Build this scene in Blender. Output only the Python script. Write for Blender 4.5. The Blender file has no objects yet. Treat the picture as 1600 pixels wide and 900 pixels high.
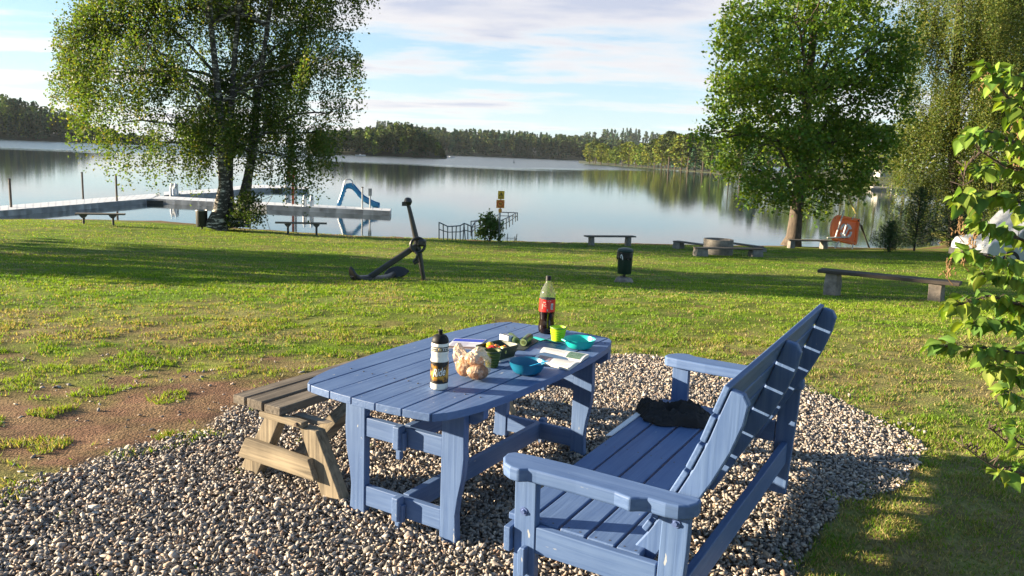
import bpy, math, random
import numpy as np
from mathutils import Vector, Matrix

rnd = random.Random(7)
rng = np.random.default_rng(11)
S = bpy.context.scene
COL = S.collection

# ------------------------------------------------------------------ camera
F_PX, HOR_Y, HOR_SLOPE, EYE = 1250.0, 240.0, 0.04, 1.90
ROLL = math.atan(HOR_SLOPE)
PITCH = math.atan((450 - HOR_Y) * math.cos(ROLL) / F_PX)
FW = Vector((0, math.cos(PITCH), -math.sin(PITCH)))
R0 = Vector((1, 0, 0)); U0 = R0.cross(FW)
RT = math.cos(ROLL) * R0 + math.sin(ROLL) * U0
UP = RT.cross(FW)
EYEP = Vector((0, 0, EYE))
cam_d = bpy.data.cameras.new("camera")
cam = bpy.data.objects.new("camera", cam_d); COL.objects.link(cam)
cam_d.sensor_width = 36.0
cam_d.lens = 36.0 * F_PX / 1600.0
cam_d.clip_start = 0.05; cam_d.clip_end = 9000
m = Matrix((RT, UP, -FW)).transposed().to_4x4(); m.translation = EYEP
cam.matrix_world = m
S.camera = cam

# ------------------------------------------------------------------ sun, sky, exposure
SUN_EL, SUN_ANG = math.radians(13.0), math.radians(-5.0)      # light travels towards +x, a little towards the camera
trav = Vector((math.cos(SUN_ANG) * math.cos(SUN_EL), math.sin(SUN_ANG) * math.cos(SUN_EL), -math.sin(SUN_EL)))
SUNDIR = -trav
sun_d = bpy.data.lights.new("sun", 'SUN'); sun_d.energy = 5.0; sun_d.angle = math.radians(0.5)
sun_d.color = (1.0, 0.82, 0.58)
sun = bpy.data.objects.new("sun", sun_d); COL.objects.link(sun)
sun.rotation_euler = trav.to_track_quat('-Z', 'Y').to_euler()
sun.location = (-40, 10, 20)

W = bpy.data.worlds.new("World"); S.world = W; W.use_nodes = True
def build_world():
    nt = W.node_tree; nt.nodes.clear()
    N = nt.nodes.new; L = nt.links.new
    out = N('ShaderNodeOutputWorld'); bg = N('ShaderNodeBackground')
    bg.inputs['Strength'].default_value = SKY_GAIN
    sky = N('ShaderNodeTexSky'); sky.sky_type = 'NISHITA'; sky.sun_disc = False
    sky.sun_elevation = SUN_EL
    sky.sun_rotation = math.atan2(SUNDIR.x, SUNDIR.y)
    sky.air_density = 1.0; sky.dust_density = 0.1; sky.ozone_density = 2.5
    tc = N('ShaderNodeTexCoord')
    sep = N('ShaderNodeSeparateXYZ'); L(tc.outputs['Generated'], sep.inputs[0])
    def mth(op, a, b=None, c=None):
        n = N('ShaderNodeMath'); n.operation = op
        for i, v in enumerate((a, b, c)):
            if v is None: continue
            if isinstance(v, (int, float)): n.inputs[i].default_value = v
            else: L(v, n.inputs[i])
        return n.outputs[0]
    z = mth('MAXIMUM', sep.outputs[2], 0.0)
    den = mth('ADD', z, 0.055)
    px = mth('DIVIDE', sep.outputs[0], den); py = mth('DIVIDE', sep.outputs[1], den)
    cmb = N('ShaderNodeCombineXYZ'); L(px, cmb.inputs[0]); L(py, cmb.inputs[1])
    mp = N('ShaderNodeMapping'); mp.inputs['Scale'].default_value = (0.62, 1.0, 1.0)
    mp.inputs['Location'].default_value = CLOUD_OFF
    mp.inputs['Rotation'].default_value = (0, 0, math.radians(6))
    L(cmb.outputs[0], mp.inputs[0])
    n1 = N('ShaderNodeTexNoise'); n1.inputs['Scale'].default_value = 0.55; n1.inputs['Detail'].default_value = 9
    n1.inputs['Roughness'].default_value = 0.60; n1.inputs['Distortion'].default_value = 0.2
    L(mp.outputs[0], n1.inputs['Vector'])
    r1 = N('ShaderNodeMapRange'); r1.interpolation_type = 'SMOOTHSTEP'
    r1.inputs['From Min'].default_value = 0.45; r1.inputs['From Max'].default_value = 0.60
    L(n1.outputs['Fac'], r1.inputs['Value'])
    # thick middles are greyer than the thin edges
    r2 = N('ShaderNodeMapRange'); r2.inputs['From Min'].default_value = 0.50; r2.inputs['From Max'].default_value = 0.66
    L(n1.outputs['Fac'], r2.inputs['Value'])
    n2 = N('ShaderNodeTexNoise'); n2.inputs['Scale'].default_value = 2.2; n2.inputs['Detail'].default_value = 6
    L(mp.outputs[0], n2.inputs['Vector'])
    grey = mth('MULTIPLY', r2.outputs[0], mth('MULTIPLY', n2.outputs['Fac'], 1.7))
    cc = N('ShaderNodeMixRGB'); L(grey, cc.inputs[0])
    cc.inputs[1].default_value = (*[c * CLOUD_GAIN for c in (1.0, 0.94, 0.90)], 1)
    cc.inputs[2].default_value = (*[c * CLOUD_GAIN for c in (0.56, 0.60, 0.74)], 1)
    # brighter and warmer towards the sun
    dot = N('ShaderNodeVectorMath'); dot.operation = 'DOT_PRODUCT'
    L(tc.outputs['Generated'], dot.inputs[0]); dot.inputs[1].default_value = SUNDIR
    g = mth('POWER', mth('MAXIMUM', dot.outputs['Value'], 0.0), 3.0)
    gl = N('ShaderNodeMixRGB'); gl.blend_type = 'ADD'; L(g, gl.inputs[0])
    L(cc.outputs[0], gl.inputs[1]); gl.inputs[2].default_value = (5.0, 4.2, 2.9, 1)
    mx = N('ShaderNodeMixRGB')
    hi = N('ShaderNodeMapRange'); hi.interpolation_type = 'SMOOTHSTEP'; L(z, hi.inputs['Value'])      # unseen cloud overhead is thinned to lower the fill light
    hi.inputs['From Min'].default_value = 0.28; hi.inputs['From Max'].default_value = 0.6; hi.inputs['To Min'].default_value = 0.93; hi.inputs['To Max'].default_value = 0.15
    bk = N('ShaderNodeMapRange'); bk.interpolation_type = 'SMOOTHSTEP'; L(sep.outputs[1], bk.inputs['Value'])    # and thinned out of view behind the viewer, to darken shaded sides
    bk.inputs['From Min'].default_value = -0.1; bk.inputs['From Max'].default_value = 0.55; bk.inputs['To Min'].default_value = 0.12; bk.inputs['To Max'].default_value = 1.0
    L(mth('MULTIPLY', mth('MULTIPLY', r1.outputs[0], hi.outputs[0]), bk.outputs[0]), mx.inputs[0])
    # thin bright veil that pales the blue towards the horizon
    veil = N('ShaderNodeMixRGB'); L(mth('ADD', mth('MULTIPLY', mth('POWER', mth('SUBTRACT', 1.0, z), 6.0), 0.45), 0.14), veil.inputs[0])
    L(sky.outputs[0], veil.inputs[1]); veil.inputs[2].default_value = (*[c * CLOUD_GAIN for c in (0.50, 0.76, 1.06)], 1)
    L(veil.outputs[0], mx.inputs[1]); L(gl.outputs[0], mx.inputs[2])
    L(mx.outputs[0], bg.inputs[0]); L(bg.outputs[0], out.inputs[0])
CLOUD_OFF = (3.1, 1.4, 0.0)
CLOUD_GAIN = 5.0
SKY_GAIN = 0.05
build_world()
S.view_settings.view_transform = 'Standard'; S.view_settings.look = 'None'
S.view_settings.gamma = 1.0; S.view_settings.use_curve_mapping = False
S.view_settings.exposure = 2.12
S.cycles.max_bounces = 7; S.cycles.transparent_max_bounces = 12
S.cycles.use_denoising = True
S.cycles.caustics_reflective = False; S.cycles.caustics_refractive = False

# ------------------------------------------------------------------ helpers
def ray(px, py):
    return (FW * F_PX + RT * (px - 800) - UP * (py - 450)).normalized()
def at(px, py, Y):
    v = ray(px, py); return EYEP + v * (Y / v.y)
def atz(px, py, z):
    v = ray(px, py); return EYEP + v * ((z - EYE) / v.z)

PY = [-40, 0, 8.6, 11, 13, 14.5, 16.8, 19.5, 23.9, 28, 33.5, 35.5, 36.6, 38.5, 46, 60]
PZ = [0, 0, 0, -.135, -.284, -.45, -.72, -1.0, -1.30, -1.474, -1.768, -1.89, -2.06, -2.5, -4, -6]
SX = [-60, -30, -23, -17, -13, -7, 0, 6, 12.3, 20, 23, 27, 32, 45, 70, 120, 200]
SY = [30, 36, 36.6, 38.9, 37, 35.8, 36, 37.4, 38.3, 40.2, 43, 53, 60, 75, 110, 150, 200]
WATER = -2.05
# smooth (monotone cubic) profile sampled densely once
def _pchip(xs, ys, q):
    xs, ys = np.array(xs, float), np.array(ys, float)
    h = np.diff(xs); d = np.diff(ys) / h
    mm = np.zeros(len(xs)); mm[0], mm[-1] = d[0], d[-1]
    for i in range(1, len(xs) - 1):
        mm[i] = 0 if d[i - 1] * d[i] <= 0 else 2 * d[i - 1] * d[i] / (d[i - 1] + d[i])
    i = np.clip(np.searchsorted(xs, q) - 1, 0, len(h) - 1)
    t = np.clip((q - xs[i]) / h[i], 0, 1)
    return ((2*t**3 - 3*t**2 + 1) * ys[i] + (t**3 - 2*t**2 + t) * h[i] * mm[i] + (-2*t**3 + 3*t**2) * ys[i+1] + (t**3 - t**2) * h[i] * mm[i+1])
_q = np.linspace(-40, 60, 2001); _z = _pchip(PY, PZ, _q)

def _hash(ix, iy, seed):
    n = (ix * 374761393 + iy * 668265263 + seed * 1274126177) & 0xFFFFFFFF
    n = ((n ^ (n >> 13)) * 1274126177) & 0xFFFFFFFF
    return ((n ^ (n >> 16)) & 0xFFFF) / 65535.0
def vnoise(x, y, seed=0):
    x = np.asarray(x, float); y = np.asarray(y, float)
    ix = np.floor(x).astype(np.int64); iy = np.floor(y).astype(np.int64)
    fx = x - ix; fy = y - iy
    fx = fx * fx * (3 - 2 * fx); fy = fy * fy * (3 - 2 * fy)
    a = _hash(ix, iy, seed); b = _hash(ix + 1, iy, seed); c = _hash(ix, iy + 1, seed); d = _hash(ix + 1, iy + 1, seed)
    return (a * (1 - fx) + b * fx) * (1 - fy) + (c * (1 - fx) + d * fx) * fy
def fbm(x, y, seed=0, o=4):
    s = 0; a = .5; t = 0
    for k in range(o):
        s = s + a * vnoise(x * 2 ** k, y * 2 ** k, seed + k); t += a; a *= .5
    return s / t

def gz(x, y):
    x = np.asarray(x, float); y = np.asarray(y, float)
    ys = np.interp(x, SX, SY)
    w = np.clip((y - 22) / 10, 0, 1)
    yy = y - (ys - 36.5) * w
    z = np.interp(np.clip(yy, -40, 60), _q, _z)
    amp = np.clip((y - 6) / 6, 0, 1) * 0.05
    z = z + amp * (fbm(x * .35, y * .35, 3, 3) - .5) * 2 * np.where(yy > 36, 0, 1)
    z = z + 0.05 * (fbm(x * 3, y * 1.2, 9, 3) - .5) * np.clip(1 - np.abs(yy - 35.6) / 1.2, 0, 1)
    return z
def G(px, py):
    """point where the sight line through a photo pixel meets the terrain"""
    v = ray(px, py); t0 = 2.0
    for i in range(4000):
        p = EYEP + v * t0
        if p.z < float(gz(p.x, p.y)): break
        t0 += 0.02
    return EYEP + v * t0
def onground(x, y, dz=0.0):
    return Vector((x, y, float(gz(x, y)) + dz))

# ------------------------------------------------------------------ materials
MATS = {}
def nodes_of(name):
    mt = bpy.data.materials.new(name); mt.use_nodes = True
    nt = mt.node_tree; b = nt.nodes['Principled BSDF']
    return mt, nt, b
def mat(name, col, rough=0.6, var=0.25, scale=8.0, bump=0.0, bscale=None, metal=0.0, stretch=(1, 1, 1), col2=None, spec=0.5, detail=5, ramp=(0.35, 0.68), sheen=0):
    if name in MATS: return MATS[name]
    mt, nt, b = nodes_of(name); N = nt.nodes.new; L = nt.links.new
    tc = N('ShaderNodeTexCoord'); mp = N('ShaderNodeMapping'); mp.inputs['Scale'].default_value = stretch
    L(tc.outputs['Object'], mp.inputs[0])
    n = N('ShaderNodeTexNoise'); n.inputs['Scale'].default_value = scale; n.inputs['Detail'].default_value = detail
    n.inputs['Roughness'].default_value = 0.6
    L(mp.outputs[0], n.inputs['Vector'])
    mr = N('ShaderNodeMapRange'); mr.inputs['From Min'].default_value = ramp[0]; mr.inputs['From Max'].default_value = ramp[1]
    L(n.outputs['Fac'], mr.inputs['Value'])
    mx = N('ShaderNodeMixRGB'); L(mr.outputs[0], mx.inputs[0])
    c2 = col2 if col2 else tuple(min(1, c * (1 + var)) for c in col)
    c1 = col if col2 else tuple(c * (1 - var) for c in col)
    mx.inputs[1].default_value = (*c1, 1); mx.inputs[2].default_value = (*c2, 1)
    L(mx.outputs[0], b.inputs['Base Color'])
    b.inputs['Roughness'].default_value = rough; b.inputs['Metallic'].default_value = metal
    b.inputs['Specular IOR Level'].default_value = spec
    if bump:
        n2 = n
        if bscale:
            n2 = N('ShaderNodeTexNoise'); n2.inputs['Scale'].default_value = bscale; n2.inputs['Detail'].default_value = 4
            L(mp.outputs[0], n2.inputs['Vector'])
        bp = N('ShaderNodeBump'); bp.inputs['Strength'].default_value = bump; bp.inputs['Distance'].default_value = 0.01
        L(n2.outputs['Fac'], bp.inputs['Height']); L(bp.outputs[0], b.inputs['Normal'])
    MATS[name] = mt; return mt

def wood_mat(name, col, col2, axis, rough=0.55, bump=0.35, grain=60, knots=True, worn=None, spec=0.4):
    """paint or bare wood with the grain running along one object axis"""
    key = name + '_' + 'xyz'[axis]
    if key in MATS: return MATS[key]
    mt, nt, b = nodes_of(key); N = nt.nodes.new; L = nt.links.new
    tc = N('ShaderNodeTexCoord'); mp = N('ShaderNodeMapping')
    s = [1.0, 1.0, 1.0]; s[axis] = 0.045
    mp.inputs['Scale'].default_value = s; L(tc.outputs['Object'], mp.inputs[0])
    n = N('ShaderNodeTexNoise'); n.inputs['Scale'].default_value = grain; n.inputs['Detail'].default_value = 5
    n.inputs['Distortion'].default_value = 0.6
    L(mp.outputs[0], n.inputs['Vector'])
    big = N('ShaderNodeTexNoise'); big.inputs['Scale'].default_value = 5.0; big.inputs['Detail'].default_value = 4
    L(tc.outputs['Object'], big.inputs['Vector'])
    ad = N('ShaderNodeMath'); ad.operation = 'MULTIPLY_ADD'; ad.inputs[1].default_value = 0.6
    L(big.outputs['Fac'], ad.inputs[0]); L(n.outputs['Fac'], ad.inputs[2])
    mr = N('ShaderNodeMapRange'); mr.inputs['From Min'].default_value = 0.55; mr.inputs['From Max'].default_value = 1.05
    L(ad.outputs[0], mr.inputs['Value'])
    mx = N('ShaderNodeMixRGB'); L(mr.outputs[0], mx.inputs[0])
    mx.inputs[1].default_value = (*col, 1); mx.inputs[2].default_value = (*col2, 1)
    last = mx.outputs[0]
    if worn:
        # small chips where the paint has come off
        ch = N('ShaderNodeTexNoise'); ch.inputs['Scale'].default_value = 38; ch.inputs['Detail'].default_value = 3
        mp2 = N('ShaderNodeMapping'); s2 = [1, 1, 1]; s2[axis] = 0.35; mp2.inputs['Scale'].default_value = s2
        L(tc.outputs['Object'], mp2.inputs[0]); L(mp2.outputs[0], ch.inputs['Vector'])
        cr = N('ShaderNodeMapRange'); cr.inputs['From Min'].default_value = 0.715; cr.inputs['From Max'].default_value = 0.745
        L(ch.outputs['Fac'], cr.inputs['Value'])
        m2 = N('ShaderNodeMixRGB'); L(cr.outputs[0], m2.inputs[0]); L(last, m2.inputs[1]); m2.inputs[2].default_value = (*worn, 1)
        last = m2.outputs[0]
    L(last, b.inputs['Base Color'])
    b.inputs['Roughness'].default_value = rough; b.inputs['Specular IOR Level'].default_value = spec
    bp = N('ShaderNodeBump'); bp.inputs['Strength'].default_value = bump; bp.inputs['Distance'].default_value = 0.004
    L(n.outputs['Fac'], bp.inputs['Height']); L(bp.outputs[0], b.inputs['Normal'])
    MATS[key] = mt; return mt

def attr_mat(name, rough=0.9, trans=0.0, gain=1.0, noise=0.0, nscale=40, spec=0.2, tint=(1, 1, 1), gloss=0):
    """base colour from the per-piece colour attribute; trans = share of light let through (leaves)"""
    if name in MATS: return MATS[name]
    mt, nt, b = nodes_of(name); N = nt.nodes.new; L = nt.links.new
    at_ = N('ShaderNodeAttribute'); at_.attribute_name = 'Col'
    last = at_.outputs['Color']
    if noise:
        tc = N('ShaderNodeTexCoord'); n = N('ShaderNodeTexNoise'); n.inputs['Scale'].default_value = nscale; n.inputs['Detail'].default_value = 3
        L(tc.outputs['Object'], n.inputs['Vector'])
        mr = N('ShaderNodeMapRange'); mr.inputs['To Min'].default_value = 1 - noise; mr.inputs['To Max'].default_value = 1 + noise
        mr.inputs['From Min'].default_value = .3; mr.inputs['From Max'].default_value = .7
        L(n.outputs['Fac'], mr.inputs['Value'])
        mm = N('ShaderNodeVectorMath'); mm.operation = 'SCALE'; L(last, mm.inputs[0]); L(mr.outputs[0], mm.inputs['Scale']); last = mm.outputs[0]
    L(last, b.inputs['Base Color']); b.inputs['Roughness'].default_value = rough
    b.inputs['Specular IOR Level'].default_value = spec
    if trans:
        tr = N('ShaderNodeBsdfTranslucent')
        hs = N('ShaderNodeMixRGB'); hs.blend_type = 'MULTIPLY'; hs.inputs[0].default_value = 1.0
        L(last, hs.inputs[1]); hs.inputs[2].default_value = (*tint, 1); L(hs.outputs[0], tr.inputs['Color'])
        ms = N('ShaderNodeMixShader'); ms.inputs[0].default_value = trans
        L(b.outputs[0], ms.inputs[1]); L(tr.outputs[0], ms.inputs[2])
        L(ms.outputs[0], nt.nodes['Material Output'].inputs['Surface'])
    MATS[name] = mt; return mt

# ------------------------------------------------------------------ mesh building
class MB:
    def __init__(s): s.v = []; s.f = []; s.mi = []
    def add(s, vs, fs, mi=0):
        o = len(s.v); s.v += [tuple(p) for p in vs]
        for f in fs: s.f.append(tuple(i + o for i in f)); s.mi.append(mi)
        return s
    def box(s, x0, x1, y0, y1, z0, z1, mi=0):
        v = [(x, y, z) for x in (x0, x1) for y in (y0, y1) for z in (z0, z1)]
        return s.add(v, [(0, 1, 3, 2), (4, 6, 7, 5), (0, 4, 5, 1), (2, 3, 7, 6), (0, 2, 6, 4), (1, 5, 7, 3)], mi)
    def prism(s, poly, axis, a, b, mi=0):
        """poly: 2-D outline in the two other axes (in x,y,z order); extruded along axis from a to b"""
        n = len(poly)
        def p(q, t):
            l = list(q); l.insert(axis, t); return tuple(l)
        ar = sum(poly[i][0] * poly[(i + 1) % n][1] - poly[(i + 1) % n][0] * poly[i][1] for i in range(n))
        flip = (ar > 0) == (axis == 1)
        if flip: poly = poly[::-1]
        v = [p(q, a) for q in poly] + [p(q, b) for q in poly]
        fs = [tuple(range(n - 1, -1, -1)), tuple(range(n, 2 * n))] + [(i, (i + 1) % n, n + (i + 1) % n, n + i) for i in range(n)]
        if b < a: fs = [f[::-1] for f in fs]
        return s.add(v, fs, mi)
    def tube(s, pts, r, n=8, mi=0, cap=True):
        pts = [Vector(p) for p in pts]
        if not hasattr(r, '__len__'): r = [r] * len(pts)
        vs = []; fs = []; prev = None
        for i, p in enumerate(pts):
            t = (pts[min(i + 1, len(pts) - 1)] - pts[max(i - 1, 0)]).normalized()
            if prev is None:
                a = t.orthogonal().normalized()
            else:
                a = prev - t * prev.dot(t)
                a = a.normalized() if a.length > 1e-6 else t.orthogonal().normalized()
            prev = a; bb = t.cross(a)
            for k in range(n):
                q = 2 * math.pi * k / n
                vs.append(p + (a * math.cos(q) + bb * math.sin(q)) * r[i])
        for i in range(len(pts) - 1):
            for k in range(n):
                fs.append((i * n + k, i * n + (k + 1) % n, (i + 1) * n + (k + 1) % n, (i + 1) * n + k))
        if cap:
            fs.append(tuple(range(n - 1, -1, -1))); fs.append(tuple((len(pts) - 1) * n + k for k in range(n)))
        return s.add(vs, fs, mi)
    def bar(s, a, b, w, h, up=(0, 0, 1), mi=0):
        """square bar from a to b"""
        a, b = Vector(a), Vector(b); t = (b - a).normalized(); x = t.cross(Vector(up)).normalized(); y = x.cross(t)
        v = [c + x * sx * w / 2 + y * sy * h / 2 for c in (a, b) for sx, sy in ((-1, -1), (1, -1), (1, 1), (-1, 1))]
        return s.add(v, [(0, 1, 2, 3), (7, 6, 5, 4), (0, 4, 5, 1), (1, 5, 6, 2), (2, 6, 7, 3), (3, 7, 4, 0)], mi)
    def lathe(s, prof, n=24, c=(0, 0, 0), mi=0, sx=1.0, sy=1.0):
        vs = []; fs = []
        for (r, z) in prof:
            for k in range(n):
                q = 2 * math.pi * k / n
                vs.append((c[0] + r * sx * math.cos(q), c[1] + r * sy * math.sin(q), c[2] + z))
        for i in range(len(prof) - 1):
            for k in range(n):
                fs.append((i * n + k, i * n + (k + 1) % n, (i + 1) * n + (k + 1) % n, (i + 1) * n + k))
        if prof[0][0] > 1e-5: fs.append(tuple(range(n - 1, -1, -1)))
        if prof[-1][0] > 1e-5: fs.append(tuple((len(prof) - 1) * n + k for k in range(n)))
        return s.add(vs, fs, mi)
    def torus(s, c, R, r, ax=(0, 0, 1), n=24, k=8, mi=0, ell=1.0):
        ax = Vector(ax).normalized(); a = ax.orthogonal().normalized(); b = ax.cross(a)
        pts = [Vector(c) + a * R * math.cos(2 * math.pi * i / n) + b * R * ell * math.sin(2 * math.pi * i / n) for i in range(n)]
        vs = []; fs = []
        for i, p in enumerate(pts):
            o = (p - Vector(c)).normalized()
            for j in range(k):
                q = 2 * math.pi * j / k; vs.append(p + (o * math.cos(q) + ax * math.sin(q)) * r)
        for i in range(n):
            for j in range(k):
                fs.append((i * k + j, ((i + 1) % n) * k + j, ((i + 1) % n) * k + (j + 1) % k, i * k + (j + 1) % k))
        return s.add(vs, fs, mi)
    def build(s, name, mats, parent=None, smooth=False, bevel=0.0, seg=2, fix=True):
        me = bpy.data.meshes.new(name); me.from_pydata(s.v, [], s.f); me.update()
        if not isinstance(mats, (list, tuple)): mats = [mats]
        for q in mats: me.materials.append(q)
        me.polygons.foreach_set('material_index', s.mi)
        if fix:
            import bmesh
            bm = bmesh.new(); bm.from_mesh(me); bmesh.ops.recalc_face_normals(bm, faces=bm.faces); bm.to_mesh(me); bm.free()
        o = bpy.data.objects.new(name, me); COL.objects.link(o)
        if smooth:
            me.polygons.foreach_set('use_smooth', [True] * len(me.polygons))
            try:
                me.set_sharp_from_angle(angle=math.radians(38))
            except Exception: pass
        if bevel:
            b = o.modifiers.new('bevel', 'BEVEL'); b.width = bevel; b.segments = seg; b.limit_method = 'ANGLE'; b.angle_limit = math.radians(40)
        if parent is not None: o.parent = parent
        return o

def npmesh(name, V, Fc, mats, parent=None, col=None, smooth=False, mi=None):
    """fast mesh from arrays: V (n,3), Fc (m,k)"""
    V = np.asarray(V, np.float32); Fc = np.asarray(Fc, np.int32)
    me = bpy.data.meshes.new(name); k = Fc.shape[1]
    me.vertices.add(len(V)); me.vertices.foreach_set('co', V.ravel())
    me.loops.add(Fc.size); me.loops.foreach_set('vertex_index', Fc.ravel())
    me.polygons.add(len(Fc)); me.polygons.foreach_set('loop_start', np.arange(0, Fc.size, k, dtype=np.int32))
    me.polygons.foreach_set('loop_total', np.full(len(Fc), k, np.int32))
    if smooth: me.polygons.foreach_set('use_smooth', np.ones(len(Fc), bool))
    if not isinstance(mats, (list, tuple)): mats = [mats]
    for q in mats: me.materials.append(q)
    if mi is not None: me.polygons.foreach_set('material_index', np.asarray(mi, np.int32))
    if col is not None:
        a = me.color_attributes.new('Col', 'FLOAT_COLOR', 'POINT')
        c = np.ones((len(V), 4), np.float32); c[:, :3] = col; a.data.foreach_set('color', c.ravel())
    me.update(); me.validate()
    o = bpy.data.objects.new(name, me); COL.objects.link(o)
    if parent is not None: o.parent = parent
    return o

def tag(o, label=None, cat=None, group=None, kind=None):
    if label: o['label'] = label
    if cat: o['category'] = cat
    if group: o['group'] = group
    if kind: o['kind'] = kind
    return o
def thing(name, label, cat, loc=(0, 0, 0), rotz=0.0, group=None, matrix=None):
    o = bpy.data.objects.new(name, None); COL.objects.link(o)
    o.empty_display_size = 0.2
    if matrix is not None: o.matrix_world = matrix
    else: o.location = loc; o.rotation_euler = (0, 0, rotz)
    return tag(o, label, cat, group)
def copy_thing(root, loc, rotz, label, group=None, scale=None):
    r = root.copy(); COL.objects.link(r); r.location = loc; r.rotation_euler = (0, 0, rotz)
    if scale: r.scale = (scale,) * 3 if not hasattr(scale, '__len__') else scale
    r['label'] = label
    if group: r['group'] = group
    for ch in list(root.children):
        c = ch.copy(); COL.objects.link(c); c.parent = r
        for g in list(ch.children):
            d = g.copy(); COL.objects.link(d); d.parent = c
    return r

def text_mesh(body, size, shear=0.0, extrude=0.0, offset=0.0):
    cu = bpy.data.curves.new('lettering', 'FONT'); cu.body = body; cu.size = size; cu.shear = shear
    cu.align_x = 'CENTER'; cu.align_y = 'CENTER'; cu.extrude = extrude; cu.offset = offset; cu.resolution_u = 4
    o = bpy.data.objects.new('lettering', cu); COL.objects.link(o)
    dg = bpy.context.evaluated_depsgraph_get(); dg.update()
    me = bpy.data.meshes.new_from_object(o.evaluated_get(dg))
    v = [tuple(q.co) for q in me.vertices]; f = [tuple(p.vertices) for p in me.polygons]
    bpy.data.objects.remove(o); bpy.data.meshes.remove(me); bpy.data.curves.remove(cu)
    return v, f
# ------------------------------------------------------------------ terrain masks
def ground_poly(pts): return np.array([tuple(atz(x, y, 0.0))[:2] for x, y in pts])
GRAVEL = ground_poly([(-60, 812), (0, 772), (110, 735), (160, 712), (250, 694), (330, 668), (372, 640), (420, 612), (520, 590), (640, 572), (760, 560), (860, 556),
                      (930, 560), (1010, 556), (1075, 566), (1140, 588), (1240, 598), (1300, 622), (1360, 648), (1455, 690), (1462, 705), (1425, 735), (1392, 762), (1330, 790), (1290, 830), (1265, 868), (1262, 900), (1240, 1000), (900, 1300), (-300, 1300), (-160, 1000)])
SOILC = [tuple(atz(x, y, 0.0))[:2] for x, y in ((90, 660), (210, 640), (20, 700), (300, 610), (-60, 640), (250, 690), (420, 560))]
SOILR = [0.8, 0.7, 0.8, 0.45, 1.1, 0.4, 0.12]
def in_poly(x, y, poly):
    x = np.asarray(x); y = np.asarray(y); c = np.zeros(x.shape, bool); n = len(poly); j = n - 1
    for i in range(n):
        xi, yi = poly[i]; xj, yj = poly[j]
        with np.errstate(divide='ignore', invalid='ignore'):
            c ^= ((yi > y) != (yj > y)) & (x < (xj - xi) * (y - yi) / (yj - yi + 1e-12) + xi)
        j = i
    return c
def gravel_mask(x, y):
    wx = x + 0.22 * (fbm(x * 3.1, y * 3.1, 21, 3) - .5); wy = y + 0.22 * (fbm(x * 3.1, y * 3.1, 31, 3) - .5)
    return in_poly(wx, wy, GRAVEL)
def soil_amount(x, y):
    s = np.zeros(np.shape(x))
    for (cx, cy), r in zip(SOILC, SOILR):
        d = np.hypot((x - cx) / r, (y - cy) / (r * .62)); s = np.maximum(s, 1.25 - d * .75)
    s = s + (fbm(x * 1.9, y * 1.9, 41, 4) - .5) * 1.5
    # worn strip along the beach, thin tired patches over the lawn
    ys = np.interp(x, SX, SY)
    s = np.maximum(s, 0.75 - np.abs(y - (ys - 1.3)) * .55 + (fbm(x * 1.2, y * 2.5, 43, 4) - .5) * 2.2)
    near = np.clip(1 - (y - 5) / 6.5, 0, 1) * np.clip((1.2 - x) / 2.5, 0, 1)
    s = np.maximum(s, (0.44 + .14 * np.clip(-x, 0, 1)) * near + (fbm(x * 2.3, y * 3.6, 44, 4) - .5) * 1.7 * near + (near - 1) * .4)
    return np.clip(s, 0, 1)
def dry_amount(x, y):
    d = fbm(x * .55, y * .9, 51, 4) * .75 + fbm(x * 3, y * 4, 55, 3) * .45
    near = np.clip(1 - (y - 4) / 7, 0, 1)
    return np.clip((d - .56) * 2.8 + near * (.12 + .75 * fbm(x * 1.0, y * 3.5, 57, 3)), 0, 1)

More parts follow.
